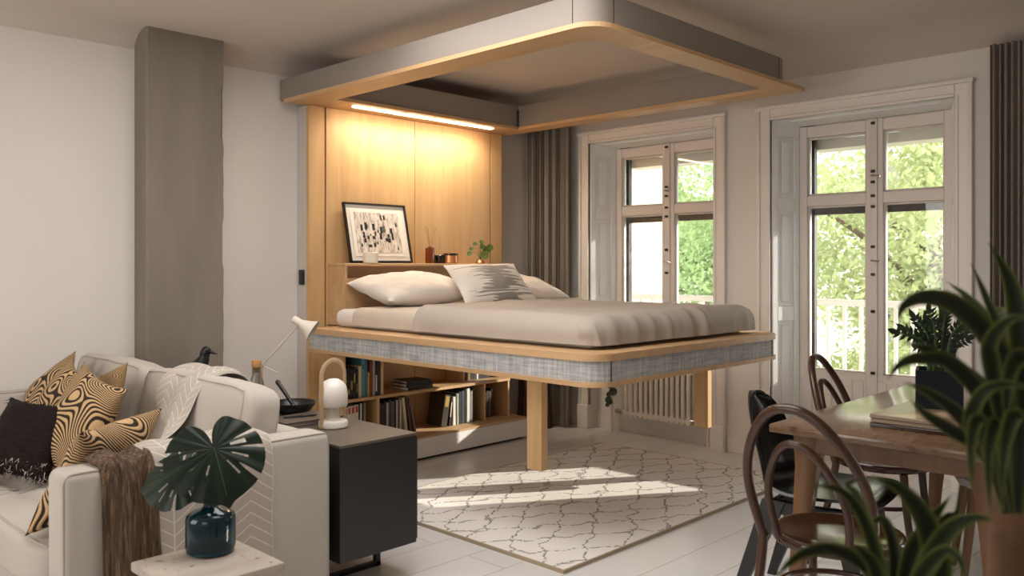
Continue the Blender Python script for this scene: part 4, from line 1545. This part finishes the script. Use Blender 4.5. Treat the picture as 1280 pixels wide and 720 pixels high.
mon = thing('monstera_stem', 'two dark green monstera leaves standing in the teal vase', 'plant', (VX, VY, VZ + 0.10))
rt = V((RGT.x, RGT.y, 0))
tocam = V((0.88, -0.47, 0))
def mleaf(pos, nrm, tipdir, size, bend, seed):
    z = V(nrm).normalized()
    y = -(V(tipdir) - z * V(tipdir).dot(z)).normalized()
    x = y.cross(z)
    m = Matrix.Translation(pos) @ Matrix((x, y, z)).transposed().to_4x4()
    bm = BM()
    monstera(bm, size, bend, seed)
    for v in bm.verts:
        v.co = m @ v.co
    l = link('leaf', bm, 'leaf_monstera', mon, True, True, 80)
    bm = BM()
    pts = spline([(VX, VY, VZ + 0.02), (VX + 0.004, VY, VZ + 0.19), (V(pos) + V((VX, VY, VZ + 0.19))) / 2 + V((0, 0, 0.03)), V(pos) - z * 0.012, V(pos)], 6)
    tube(bm, pts, 0.004, 8)
    tube(bm, [m @ V((0, -size * k * 0.06, -bend * 0.8 * size * (k * 0.06) ** 2 + 0.0012)) for k in range(0, 10)], 0.0016, 6)
    link('petiole', bm, 'stem_green', l)
p1 = V((VX, VY, VZ)) + rt * 0.010 + V((0, 0, 0.305))
mleaf(p1, tocam * 0.80 + V((0, 0, 0.55)) + rt * 0.1, V((0, 0, -1)) + rt * 0.22, 0.262, 0.5, 3)
p2 = V((VX, VY, VZ)) + rt * -0.085 + V((0, 0, 0.230)) - tocam * 0.02
mleaf(p2, tocam * 0.6 + V((0, 0, 0.7)) - rt * 0.25, rt * -1 + V((0, 0, -0.45)), 0.205, 0.5, 8)

# ------------------------------------------------------------------ sideboard behind the sofa and what stands on it
sb = thing('sideboard', 'low black sideboard behind the sofa on black metal legs', 'sideboard', (-3.7, 2.09, 0))
QX0, QX1, QY0, QY1, QZ = -4.62, -2.79, 1.895, 2.28, 0.61
bm = BM()
box(bm, QX0, QX1, QY0, QY1, 0.145, QZ - 0.012, 0.002, 1)
link('body', bm, 'black_board', sb, False)
bm = BM()
box(bm, QX0 - 0.001, QX1 + 0.001, QY0 - 0.001, QY1 + 0.001, QZ - 0.012, QZ, 0.0015, 1)
link('top', bm, 'sideboard_top', sb, False)
for k in range(3):
    bm = BM()
    a = QX0 + 0.01 + k * 0.605
    box(bm, a, a + 0.597, QY1, QY1 + 0.016, 0.155, QZ - 0.02, 0.002, 1)
    d = link('door', bm, 'black_board', sb, False)
for x in (-4.40, -3.02):
    bm = BM()
    box(bm, x - 0.012, x + 0.012, QY0 + 0.03, QY0 + 0.054, 0.0, 0.145)
    box(bm, x - 0.012, x + 0.012, QY1 - 0.05, QY1 - 0.026, 0.0, 0.145)
    box(bm, x - 0.012, x + 0.012, QY0 + 0.03, QY1 - 0.026, 0.0, 0.02)
    link('leg_frame', bm, 'black_metal', sb, False)
QZ += 0.0005
LX, LY = -3.145, 2.10
t = thing('table_lamp', 'small white domed lamp with a bent wooden carrying handle on the sideboard', 'lamp', (LX, LY, QZ))
bm = BM()
lathe(bm, [(0.001, 0), (0.060, 0), (0.064, 0.004), (0.064, 0.024), (0.060, 0.030), (0.034, 0.036), (0.027, 0.048), (0.025, 0.075), (0.027, 0.098), (0.001, 0.1)], 36, LX, LY, QZ)
link('base', bm, 'lamp_white', t)
bm = BM()
lathe(bm, [(0.055, 0.094), (0.060, 0.092), (0.063, 0.098), (0.063, 0.145), (0.058, 0.175), (0.043, 0.198), (0.022, 0.210), (0.001, 0.213)], 36, LX, LY, QZ)
link('lamp_shade', bm, 'lamp_white', t)
bm = BM()
hd = (V((RGT.x, RGT.y, 0)) * -0.56 + V((0.62, -0.62, 0)) * 0.95).normalized()
hp = [V((LX, LY, QZ + 0.004)) + hd * 0.070, V((LX, LY, QZ + 0.15)) + hd * 0.070] + [V((LX, LY, QZ + 0.225)) + hd * 0.070 * math.cos(a * PI / 10) + V((0, 0, 0.068 * math.sin(a * PI / 10))) for a in range(0, 11)] + [V((LX, LY, QZ + 0.15)) - hd * 0.070, V((LX, LY, QZ + 0.004)) - hd * 0.070]
tube(bm, hp, 0.011, 10, False, (0.30, 1.0))
link('handle', bm, 'oak_handle', t)
# beige desk lamp
DX, DY = -3.86, 2.15
t = thing('desk_lamp', 'beige angled desk lamp with a flared shade, rising behind the sofa', 'lamp', (DX, DY, QZ))
bm = BM()
lathe(bm, [(0.001, 0), (0.075, 0), (0.078, 0.006), (0.075, 0.014), (0.012, 0.018), (0.001, 0.018)], 32, DX, DY, QZ)
link('base', bm, 'lamp_beige', t)
bm = BM()
tube(bm, [(DX, DY, QZ + 0.015), (DX, DY, QZ + 0.215)], 0.010, 10)
link('pole', bm, 'oak_handle', t)
hA = V((DX, DY, QZ + 0.20))
hB = V((-3.640, 2.240, 1.035))
bm = BM()
tube(bm, [hA - (hB - hA).normalized() * 0.03, hB], 0.0045, 8)
tube(bm, [hA - V((0.03, 0, -0.015)), hA + V((0.075, 0.05, -0.03))], 0.0035, 8)
link('arm', bm, 'lamp_beige', t)
bm = BM()
ax = (V((RGT.x, RGT.y, 0)) * 0.85 + V((0, 0, -0.52))).normalized()
q = ax.to_track_quat('Z', 'Y').to_matrix().to_4x4()
q = Matrix.Translation(hB - ax * 0.02) @ q
lathe(bm, [(0.001, -0.022), (0.017, -0.022), (0.019, -0.018), (0.019, 0.020), (0.025, 0.032), (0.036, 0.060), (0.052, 0.088), (0.058, 0.094), (0.055, 0.094), (0.034, 0.062), (0.022, 0.034), (0.001, 0.03)], 30)
for v in bm.verts:
    v.co = q @ v.co
link('lamp_shade', bm, 'lamp_beige', t)
# carafe
t = thing('carafe', 'clear glass bottle with a cork stopper on the sideboard behind the sofa cushions', 'bottle', (-3.74, 2.06, QZ))
bm = BM()
lathe(bm, [(0.001, 0.0), (0.033, 0), (0.037, 0.006), (0.037, 0.12), (0.033, 0.145), (0.023, 0.170), (0.0205, 0.185), (0.0205, 0.215), (0.0175, 0.215), (0.0175, 0.185), (0.020, 0.168), (0.030, 0.143), (0.034, 0.12), (0.034, 0.01), (0.001, 0.007)], 30, -3.74, 2.06, QZ)
link('bottle', bm, 'clear_glass', t)
bm = BM()
lathe(bm, [(0.001, 0.19), (0.0165, 0.19), (0.0165, 0.216), (0.023, 0.217), (0.023, 0.246), (0.021, 0.249), (0.001, 0.249)], 24, -3.74, 2.06, QZ)
link('stopper', bm, 'cork', t)
bm = BM()
lathe(bm, [(0.001, 0.0), (0.022, 0), (0.026, 0.07), (0.024, 0.07), (0.020, 0.005), (0.001, 0.005)], 24, -3.62, 2.02, QZ)
tag(link('cup', bm, 'black_glass'), 'small black glass cup right of the corked carafe', 'cup')
BWX, BWY = -3.56, 2.15
bm = BM()
lathe(bm, [(0.001, 0.0), (0.05, 0), (0.085, 0.016), (0.105, 0.045), (0.107, 0.058), (0.102, 0.058), (0.098, 0.044), (0.078, 0.022), (0.045, 0.010), (0.001, 0.009)], 40, BWX, BWY, QZ)
tag(link('bowl', bm, 'black_board'), 'round black bowl on the sideboard behind the white domed lamp', 'bowl')
bm = BM()
p0 = V((BWX + 0.02, BWY, QZ + 0.030))
p1 = p0 + V((-0.100, -0.035, 0.120))
tube(bm, [p0, p0 + (p1 - p0) * 0.5, p1, p1 + (p1 - p0) * 0.04], [0.009, 0.009, 0.012, 0.007], 10)
tag(link('pestle', bm, 'black_wood'), 'dark wooden pestle leaning in the round black bowl', 'pestle')
t = thing('lying_book', 'large grey-brown book lying flat on the sideboard beside the domed lamp', 'book', (-3.36, 2.08, QZ))
bm = BM()
box(bm, -3.445, -3.25, 1.93, 2.24, QZ + 0.019, QZ + 0.022)
box(bm, -3.445, -3.25, 1.93, 2.24, QZ, QZ + 0.003)
box(bm, -3.445, -3.442, 1.93, 2.24, QZ, QZ + 0.022)
link('cover', bm, 'sideboard_top', t, False)
bm = BM()
box(bm, -3.441, -3.254, 1.934, 2.236, QZ + 0.003, QZ + 0.019)
link('pages', bm, 'grey_cloth', t, False)
bm = BM()
tube(bm, [(-3.37, 1.99, QZ + 0.027), (-3.33, 2.12, QZ + 0.027), (-3.325, 2.135, QZ + 0.027)], [0.004, 0.005, 0.002], 8)
tag(link('pen', bm, 'black_wood'), 'dark pen lying on the grey-brown book', 'pen')

# black wooden bird
KX, KY = -4.43, 2.10
bird = thing('bird_figurine', 'black wooden bird figure standing behind the sofa back', 'figurine', (KX, KY, QZ))
bm = BM()
r_ = V((RGT.x, RGT.y, 0))
def bp(a, z):
    return V((KX, KY, QZ + z)) + r_ * a
tube(bm, spline([bp(-0.105, 0.030), bp(-0.085, 0.055), bp(-0.045, 0.10), bp(-0.005, 0.150), bp(0.022, 0.195), bp(0.030, 0.228), bp(0.040, 0.243), bp(0.056, 0.240), bp(0.066, 0.234)], 5),
     [0.006, 0.009, 0.013, 0.018, 0.024, 0.032, 0.039, 0.045, 0.049, 0.052, 0.054, 0.055, 0.055, 0.054, 0.052, 0.049, 0.045, 0.041, 0.037, 0.034, 0.031, 0.029, 0.027, 0.026, 0.026, 0.027, 0.027, 0.027, 0.027, 0.027, 0.026, 0.024, 0.022, 0.019, 0.016, 0.014, 0.012, 0.010, 0.008, 0.006, 0.003][:41], 16)
link('body', bm, 'bird_black', bird)
bm = BM()
tube(bm, [bp(0.060, 0.238), bp(0.082, 0.230), bp(0.100, 0.226)], [0.011, 0.006, 0.001], 10)
link('beak', bm, 'bird_black', bird)
for s in (-1, 1):
    bm = BM()
    f = V((FWD.x, FWD.y, 0)) * 0.016 * s
    tube(bm, [bp(0.0, 0.11) + f, bp(0.012, 0.004) + f, bp(0.045, 0.003) + f], 0.003, 6)
    link('leg', bm, 'black_metal', bird)

# ------------------------------------------------------------------ dining table
TX0, TX1, TY0, TY1, TZ = -1.457, -0.66, 2.815, 4.42, 0.75
t = thing('dining_table', 'long wooden dining table before the glazed door, pale reflections on its top', 'table', ((TX0 + TX1) / 2, 3.6, 0))
bm = BM()
box(bm, TX0, TX1, TY0, TY1, TZ - 0.03, TZ, 0.005, 2)
link('table_top', bm, 'table_top', t)
for sx, xx in ((-1, TX0 + 0.115), (1, TX1 - 0.115)):
    for sy, yy in ((-1, TY0 + 0.10), (1, TY1 - 0.10)):
        bm = BM()
        rows = []
        for z, w, o_ in ((0.718, 0.055, 0.0), (0.66, 0.050, 0.004), (0.60, 0.040, 0.010), (0.45, 0.033, 0.022), (0.2, 0.026, 0.042), (0.0, 0.021, 0.06)):
            cx_, cy_ = xx + sx * o_, yy + sy * o_ * 0.7
            rows.append([bm.verts.new((cx_ + a * w, cy_ + b * w * 0.8, z)) for a, b in ((-1, -0.6), (-0.6, -1), (0.6, -1), (1, -0.6), (1, 0.6), (0.6, 1), (-0.6, 1), (-1, 0.6))])
        for j in range(5):
            for k in range(8):
                bm.faces.new((rows[j][k], rows[j][(k + 1) % 8], rows[j + 1][(k + 1) % 8], rows[j + 1][k]))
        bm.faces.new(rows[0])
        bm.faces.new(rows[-1][::-1])
        link('leg', bm, 'table_leg_wood', t)
bm = BM()
box(bm, TX0 + 0.10, TX1 - 0.10, TY0 + 0.06, TY0 + 0.08, 0.655, 0.72, 0.003, 1)
box(bm, TX0 + 0.10, TX1 - 0.10, TY1 - 0.08, TY1 - 0.06, 0.655, 0.72, 0.003, 1)
box(bm, TX0 + 0.08, TX0 + 0.10, TY0 + 0.06, TY1 - 0.06, 0.655, 0.72, 0.003, 1)
box(bm, TX1 - 0.10, TX1 - 0.08, TY0 + 0.06, TY1 - 0.06, 0.655, 0.72, 0.003, 1)
link('apron', bm, 'table_leg_wood', t)

TZ += 0.0005
t = thing('serving_board', 'layered pale plywood board on the dining table under the navy pot', 'board', (-0.94, 3.3, TZ))
for k, c in enumerate(('walnut_flat', 'ply', 'ply')):
    bm = BM()
    e = 0.003 * (k % 2)
    box(bm, -1.178 + e, -0.72, 3.02 + e, 3.58, TZ + k * 0.015, TZ + k * 0.015 + 0.0142, 0.002, 1)
    link('layer', bm, c, t)
PXX, PYY, PZZ = -1.05, 3.35, TZ + 0.0455
t = thing('zz_plant', 'dark glossy feather-leaved plant in a square navy pot on the dining table', 'plant', (PXX, PYY, PZZ), R(17))
bm = BM()
hw = 0.079
ring(bm, rrect(-hw, hw, -hw, hw, (0.006,) * 4, 3), rrect(-hw + 0.008, hw - 0.008, -hw + 0.008, hw - 0.008, (0.004,) * 4, 3), 0.0, 0.138)
box(bm, -hw + 0.004, hw - 0.004, -hw + 0.004, hw - 0.004, 0.001, 0.012)
link('pot', bm, 'navy_pot', t, False, False)
bm = BM()
box(bm, -hw + 0.007, hw - 0.007, -hw + 0.007, hw - 0.007, 0.012, 0.118)
link('soil', bm, 'soil', t, False, False)
def leaflet(bm, p, d, nrm, L, w):
    d = V(d).normalized()
    s = d.cross(V(nrm)).normalized()
    nn = s.cross(d).normalized()
    prev = None
    for k in range(7):
        u = k / 6
        ww = w * math.sin(PI * min(1, 0.08 + 0.92 * u) ** 0.8) if k < 6 else 0.0005
        c = V(p) + d * L * u + nn * (-0.15 * L * u * u)
        cur = (bm.verts.new(c - s * ww + nn * ww * 0.35), bm.verts.new(c), bm.verts.new(c + s * ww + nn * ww * 0.35))
        if prev:
            bm.faces.new((prev[0], prev[1], cur[1], cur[0]))
            bm.faces.new((prev[1], prev[2], cur[2], cur[1]))
        prev = cur
rz = Matrix.Rotation(-R(17), 3, 'Z')
for (a, dpt, hgt, bend) in ((-0.155, 0.0, 0.155, 0.9), (-0.075, 0.03, 0.205, 0.35), (-0.055, -0.04, 0.235, 0.25), (0.022, 0.0, 0.225, 0.15), (0.045, 0.06, 0.235, 0.25), (0.085, -0.02, 0.165, 0.6), (0.115, 0.02, 0.13, 0.9), (-0.11, -0.06, 0.11, 0.9), (-0.02, 0.05, 0.19, 0.3), (0.06, -0.05, 0.20, 0.4), (-0.10, 0.05, 0.16, 0.6)):
    tip = rz @ (V((RGT.x, RGT.y, 0)) * a + V((FWD.x, FWD.y, 0)) * dpt) + V((0, 0, 0.118 + hgt))
    b0 = V((tip.x * 0.25, tip.y * 0.25, 0.115))
    mid = V((tip.x * (0.55 - 0.2 * bend), tip.y * (0.55 - 0.2 * bend), 0.118 + hgt * (0.62 + 0.15 * bend)))
    pts = spline([b0, mid, tip], 14)
    bm = BM()
    tube(bm, pts, [0.006 * (1 - 0.75 * k / (len(pts) - 1)) for k in range(len(pts))], 8)
    st = link('stem', bm, 'stem_green', t, True, False)
    bm = BM()
    n_ = len(pts)
    for k in range(5, n_):
        f = k / (n_ - 1)
        d = (pts[min(k + 1, n_ - 1)] - pts[k - 1]).normalized()
        side = d.cross(rz @ V((FWD.x, FWD.y, 0)))
        if side.length < 0.1:
            side = V((1, 0, 0))
        side.normalize()
        nrm = side.cross(d)
        if k % 3:
            continue
        for sg in (-1, 1):
            leaflet(bm, pts[k], d * 0.70 + side * sg * 0.85 + nrm * random.uniform(-0.35, 0.35), nrm, 0.040 * (1.1 - 0.35 * f), 0.0072)
    leaflet(bm, pts[-1], d, nrm, 0.045, 0.011)
    link('leaflets', bm, 'leaf_zz', st, True, False, 80)
bm = BM()
box(bm, -0.98, -0.74, 3.66, 3.92, TZ, TZ + 0.045, 0.003, 1)
tag(link('wooden_box', bm, 'ply'), 'flat pale wooden box on the table behind the navy pot', 'box')
t = thing('lying_book', 'black book lying on the flat wooden box on the dining table', 'book', (-0.87, 3.79, TZ + 0.0455))
bm = BM()
for z0 in (0.0, 0.0215):
    box(bm, -0.97, -0.77, 3.68, 3.90, TZ + 0.0455 + z0, TZ + 0.0485 + z0)
box(bm, -0.97, -0.967, 3.68, 3.90, TZ + 0.0455, TZ + 0.07)
link('cover', bm, 'black_board', t, False)
bm = BM()
box(bm, -0.966, -0.774, 3.684, 3.896, TZ + 0.0485, TZ + 0.067)
link('pages', bm, 'mat_paper', t, False)

# ------------------------------------------------------------------ chairs
def bentwood(loc, rz, label):
    """chair facing its local +Y"""
    t = thing('bentwood_chair', label, 'chair', loc, rz, 'bentwood chairs at the dining table')
    zs = 0.44
    bm = BM()
    lathe(bm, [(0.001, zs), (0.185, zs - 0.002), (0.198, zs + 0.002), (0.203, zs + 0.010), (0.203, zs + 0.026), (0.198, zs + 0.032), (0.188, zs + 0.032), (0.180, zs + 0.026), (0.10, zs + 0.020), (0.001, zs + 0.018)], 44)
    link('seat', bm, 'walnut_flat', t, True, False)
    def hoop(w, zt, yb, lean, wide):
        pts = []
        for k in range(33):
            a = PI * k / 32
            c, s = math.cos(a), math.sin(a)
            x = w * (abs(c) ** 0.85) * (1 if c > 0 else -1)
            z = zs + 0.01 + (zt - zs) * (s ** 0.75)
            f = (z - zs) / (zt - zs)
            x *= 1 + wide * math.sin(PI * min(1, f)) 
            pts.append(V((x, yb - lean * f ** 1.3, z)))
        return pts
    outer = hoop(0.172, 0.885, -0.150, 0.145, 0.22)
    # the outer hoop runs on as the rear legs
    lr = [V((0.205, -0.265, 0.0)), V((0.192, -0.215, 0.16)), V((0.178, -0.172, 0.32))]
    ll = [V((-p.x, p.y, p.z)) for p in lr[::-1]]
    bm = BM()
    tube(bm, spline(outer, 2), 0.0155, 10)
    link('backrest', bm, 'walnut', t, True, False)
    for ps, e in ((lr, outer[0]), (ll[::-1], outer[-1])):
        bm = BM()
        tube(bm, spline([ps[0], ps[1], ps[2], e], 5), [0.0135] * 5 + [0.015] * 5 + [0.0158] * 6, 10)
        link('leg', bm, 'walnut', t, True, False)
    bm = BM()
    tube(bm, spline(hoop(0.108, 0.775, -0.158, 0.105, 0.25), 2), 0.0125, 10)
    link('inner_hoop', bm, 'walnut', t, True, False)
    for s in (-1, 1):
        bm = BM()
        tube(bm, spline([(s * 0.150, 0.120, zs), (s * 0.160, 0.138, 0.25), (s * 0.185, 0.185, 0.0)], 6), [0.017 - 0.004 * k / 12 for k in range(13)], 10)
        link('leg', bm, 'walnut', t, True, False)
    bm = BM()
    tube(bm, [V((0.172 * math.cos(a * PI / 20), -0.015 + 0.172 * math.sin(a * PI / 20), 0.285)) for a in range(40)], 0.0095, 8, True)
    link('stretcher', bm, 'walnut', t, True, False)
    return t
bw = bentwood((-1.135, 2.655, 0), R(-4), 'brown bentwood chair at the near end of the dining table')
copy_thing(bw, (-1.43, 3.82, 0), R(-84), 'brown bentwood chair on the window side, beyond the black shell chair')

def shell_chair(name, loc, rz, label, smat, lmat, leg_style):
    t = thing(name, label, 'chair', loc, rz)
    side = spline([(0, 0.235, 0.428), (0, 0.20, 0.447), (0, 0.05, 0.438), (0, -0.12, 0.440), (0, -0.195, 0.475), (0, -0.228, 0.56), (0, -0.262, 0.68), (0, -0.292, 0.775), (0, -0.298, 0.805)], 5)
    n = len(side)
    arc = [0.0]
    for a_, b_ in zip(side, side[1:]):
        arc.append(arc[-1] + (b_ - a_).length)
    arc = [a_ / arc[-1] for a_ in arc]
    def wid(f):
        if f < 0.08:
            return 0.165 + 0.05 * math.sqrt(max(0, 1 - (1 - f / 0.08) ** 2))
        if f < 0.45:
            return 0.215 + 0.01 * math.sin(PI * (f - 0.08) / 0.37)
        if f < 0.68:
            return 0.215 - 0.030 * (f - 0.45) / 0.23
        u = (f - 0.68) / 0.32
        return 0.180 * math.sqrt(max(0.0, 1 - u ** 2.0)) + 0.005
    def fn(u, v):
        i = round(v * (n - 1))
        p = side[i]
        tg = (side[min(i + 1, n - 1)] - side[max(i - 1, 0)]).normalized()
        up = V((0, tg.z, -tg.y))
        if up.z < 0 and up.y < 0:
            up = -up
        s = 2 * u - 1
        f = arc[i]
        rise = 0.022 if f < 0.4 else 0.022 + 0.030 * min(1, (f - 0.4) / 0.2) * (1 - 0.6 * max(0, (f - 0.75) / 0.25))
        return p + V((s * wid(f), 0, 0)) + up * (rise * abs(s) ** 2.2)
    bm = BM()
    grid(bm, 19, n, fn)
    shell(bm, 0.011)
    link('seat_shell', bm, smat, t, True, False, 70)
    bm = BM()
    for y in (0.13, -0.13):
        box(bm, -0.165, 0.165, y - 0.014, y + 0.014, 0.372, 0.424, 0.004, 1)
    for x in (-0.165, 0.165):
        box(bm, x - 0.014, x + 0.014, -0.14, 0.14, 0.372, 0.424, 0.004, 1)
    link('seat_frame', bm, lmat, t, True, False)
    for sx in (-1, 1):
        for sy in (-1, 1):
            bm = BM()
            rows = []
            for z, a, b in ((0.424, 0.020, 0.045), (0.34, 0.019, 0.038), (0.0, 0.013, 0.016)):
                f = 1 - z / 0.424
                c = V((sx * (0.165 + 0.035 * f), sy * (0.125 + (0.155 if sy < 0 else 0.09) * f), z))
                rows.append([bm.verts.new(c + V((p * a, q_ * b, 0))) for p, q_ in ((-1, -1), (1, -1), (1, 1), (-1, 1))])
            for j in range(2):
                for k in range(4):
                    bm.faces.new((rows[j][k], rows[j][(k + 1) % 4], rows[j + 1][(k + 1) % 4], rows[j + 1][k]))
            bm.faces.new(rows[0])
            bm.faces.new(rows[-1])
            link('leg', bm, lmat, t, False, False)
    return t
shell_chair('shell_chair', (-1.425, 3.19, 0), R(-84), 'black moulded shell chair on black legs beside the dining table', 'black_shell', 'black_wood', 0)
t = thing('padded_stool', 'grey padded stool with brown wooden legs under the dining table', 'stool', (-0.97, 3.92, 0), R(22))
bm = BM()
def stool_top(u, v):
    a, b = 2 * u - 1, 2 * v - 1
    q = squircle((a, b, 0), 5)
    return V((q.x * 0.20, q.y * 0.20, 0.475 - 0.045 * max(abs(q.x), abs(q.y)) ** 4 + 0.018 * q.x ** 2))
grid(bm, 22, 22, stool_top)
shell(bm, 0.03)
link('seat', bm, 'grey_cloth', t, True, False, 60)
for sx in (-1, 1):
    for sy in (-1, 1):
        bm = BM()
        tube(bm, [(sx * 0.13, sy * 0.13, 0.44), (sx * 0.18, sy * 0.18, 0.0)], [0.021, 0.014], 10)
        link('leg', bm, 'table_leg_wood', t, True, False)

# ------------------------------------------------------------------ large plant close to the camera
D0 = 1.12
c2 = pix(1268, 590, D0)
c1 = pix(1112, 775, D0 - 0.08)
gp = V((c2.x * 0.6 + c1.x * 0.4, c2.y * 0.6 + c1.y * 0.4, 0))
dr = thing('dracaena', 'tall striped dracaena with arching green leaves close in the right foreground', 'plant', gp)
bm = BM()
lathe(bm, [(0.001, 0), (0.12, 0), (0.135, 0.01), (0.165, 0.30), (0.17, 0.31), (0.155, 0.31), (0.15, 0.28), (0.001, 0.27)], 36, gp.x, gp.y, 0)
link('pot', bm, 'terracotta', dr)
bm = BM()
lathe(bm, [(0.001, 0.272), (0.10, 0.272), (0.149, 0.268), (0.149, 0.262)], 30, gp.x, gp.y, 0)
link('soil', bm, 'soil', dr)
for c, r0, r1 in ((c2, 0.036, 0.028), (c1, 0.026, 0.020)):
    bm = BM()
    ps = spline([gp + V(((c.x - gp.x) * 0.2, (c.y - gp.y) * 0.2, 0.26)), gp + V(((c.x - gp.x) * 0.8, (c.y - gp.y) * 0.8, c.z * 0.62)), c], 10)
    tube(bm, ps, [(r0 + (r1 - r0) * k / 20) * (1 + 0.06 * math.sin(k * 2.4)) for k in range(21)], 14)
    link('trunk', bm, 'trunk_brown', dr)
def blade(pts, w, face=None, seed=0):
    P = spline(pts, 7)
    n = len(P)
    rnd = random.Random(seed)
    bm = BM()
    lay = bm.loops.layers.uv.verify()
    prev = None
    for i in range(n):
        f = i / (n - 1)
        tg = (P[min(i + 1, n - 1)] - P[max(i - 1, 0)]).normalized()
        view = face if face else (V((0, 0, EYE)) - P[i]).normalized()
        s = tg.cross(view)
        s = s.normalized() if s.length > 1e-4 else V((1, 0, 0))
        nn = s.cross(tg).normalized()
        ww = w * min(1, 0.55 + 1.6 * f) * (1 - f ** 2.6) * (1.0 if f < 0.35 else 1 - 0.12 * (f - 0.35))
        ww = max(ww * 0.66, 0.0006)
        cur = [bm.verts.new(P[i] + s * ww * a + nn * ww * 0.45 * abs(a) ** 1.4) for a in (-1, -0.55, 0, 0.55, 1)]
        if prev:
            for k in range(4):
                fc = bm.faces.new((prev[k], prev[k + 1], cur[k + 1], cur[k]))
                for l, uu in zip(fc.loops, (k / 4, (k + 1) / 4, (k + 1) / 4, k / 4)):
                    l[lay].uv = (uu, f)
        prev = cur
    shell(bm, 0.0012)
    link('leaf', bm, 'leaf_striped', dr, True, True, 80)
def L(path, w, d=D0):
    n = len(path)
    pts = []
    for i, q in enumerate(path):
        dd = q[2] if len(q) > 2 else 0
        pts.append(pix(q[0], q[1], d + dd))
    blade(pts, w)
L([(1268, 560), (1262, 470), (1232, 415, -0.05), (1192, 380, -0.10), (1155, 372, -0.14), (1130, 383, -0.17), (1122, 402, -0.18)], 0.023)
L([(1272, 540, 0.03), (1262, 455, 0.06), (1235, 400, 0.10), (1208, 370, 0.14), (1183, 352, 0.18)], 0.014)
L([(1275, 560), (1280, 470, 0.02), (1274, 400, 0.03), (1262, 350, 0.03), (1236, 303, 0.02)], 0.027)
L([(1270, 520, 0.04), (1252, 420, 0.07), (1232, 370, 0.09), (1214, 329, 0.10)], 0.012)
L([(1264, 590), (1236, 500, -0.04), (1200, 462, -0.09), (1165, 440, -0.13), (1128, 427, -0.16)], 0.018)
L([(1264, 600), (1232, 505, -0.05), (1190, 455, -0.11), (1150, 448, -0.15), (1125, 456, -0.17), (1108, 475, -0.18)], 0.017)
L([(1262, 610), (1232, 555, -0.05), (1195, 515, -0.10), (1160, 490, -0.14), (1130, 478, -0.16)], 0.016)
L([(1262, 625), (1230, 565, -0.05), (1190, 538, -0.10), (1158, 518, -0.14), (1136, 497, -0.17)], 0.016)
L([(1266, 590, -0.04), (1240, 460, -0.12), (1240, 425, -0.15), (1262, 400, -0.18), (1290, 396, -0.2)], 0.016)
L([(1262, 620, -0.05), (1228, 560, -0.12), (1214, 525, -0.16), (1230, 490, -0.19), (1262, 480, -0.2), (1300, 490, -0.22)], 0.015)
L([(1258, 640, -0.05), (1236, 560, -0.14), (1222, 525, -0.18), (1214, 560, -0.2), (1216, 615, -0.2)], 0.015)
L([(1262, 640, -0.05), (1250, 560, -0.14), (1245, 530, -0.18), (1236, 570, -0.2), (1238, 650, -0.2)], 0.016)
L([(1272, 640, -0.05), (1275, 560, -0.14), (1268, 520, -0.18), (1256, 560, -0.21), (1252, 640, -0.21)], 0.018)
L([(1272, 620), (1285, 520, -0.06), (1278, 450, -0.1), (1262, 470, -0.13), (1256, 560, -0.14)], 0.024)
L([(1272, 620, 0.05), (1268, 500, 0.08), (1256, 450, 0.10), (1246, 520, 0.12), (1244, 600, 0.12)], 0.024)
L([(1274, 610, 0.03), (1290, 480, 0.05), (1300, 380, 0.06), (1305, 300, 0.06)], 0.026)
for k, (dx, dz, dd) in enumerate(((150, -180, 0.1), (190, -80, -0.1), (210, 0, 0.1), (170, 90, -0.15), (120, -260, 0.1), (60, -40, 0.35), (20, 60, 0.4), (-60, 40, 0.38), (-30, -120, 0.36), (110, -120, 0.32))):
    L([(1272, 590), (1272 + dx * 0.4, 560 + dz * 0.6 - 60, dd * 0.4), (1272 + dx * 0.8, 545 + dz * 0.95 - 40, dd * 0.8), (1272 + dx, 560 + dz, dd)], 0.02)
# lower crown
D1 = D0 - 0.08
L([(1108, 770), (1085, 712, -0.03), (1045, 688, -0.08), (1010, 690, -0.12), (985, 705, -0.14), (970, 722, -0.15)], 0.013, D1)
L([(1110, 770), (1095, 690, 0.0), (1075, 640, 0.0), (1048, 612, -0.02), (1010, 606, -0.05)], 0.014, D1)
L([(1118, 770), (1088, 660, 0.05), (1072, 620, 0.08), (1060, 604, 0.1), (1088, 598, 0.1)], 0.010, D1)
L([(1125, 775), (1170, 720, -0.02), (1160, 660, -0.04), (1130, 615, -0.06), (1088, 594, -0.08)], 0.026, D1)
L([(1120, 775), (1140, 690, 0.04), (1165, 650, 0.06), (1188, 620, 0.07)], 0.017, D1)
L([(1122, 780), (1160, 705, -0.04), (1185, 665, -0.08), (1215, 648, -0.1), (1245, 650, -0.12)], 0.019, D1)
L([(1122, 785, -0.03), (1150, 720, -0.1), (1180, 690, -0.14), (1200, 700, -0.16), (1205, 730, -0.17)], 0.013, D1)
L([(1108, 785, -0.03), (1095, 715, -0.1), (1078, 690, -0.12), (1062, 680, -0.14)], 0.014, D1)
L([(1112, 770, 0.02), (1120, 700, 0.05), (1105, 650, 0.07), (1082, 660, 0.08)], 0.014, D1)
L([(1120, 780, 0.02), (1150, 700, 0.06), (1180, 650, 0.09), (1196, 640, 0.1), (1200, 600, 0.11)], 0.010, D1)
for k, (dx, dz, dd) in enumerate(((-120, 40, -0.2), (-60, 90, -0.25), (40, 90, -0.28), (110, 60, -0.2), (-90, 60, 0.25), (20, 70, 0.3), (100, 30, 0.25))):
    L([(1112, 775), (1112 + dx * 0.4, 740 + dz * 0.2, dd * 0.4), (1112 + dx * 0.8, 755 + dz * 0.6, dd * 0.8), (1112 + dx, 790 + dz, dd)], 0.016, D1)
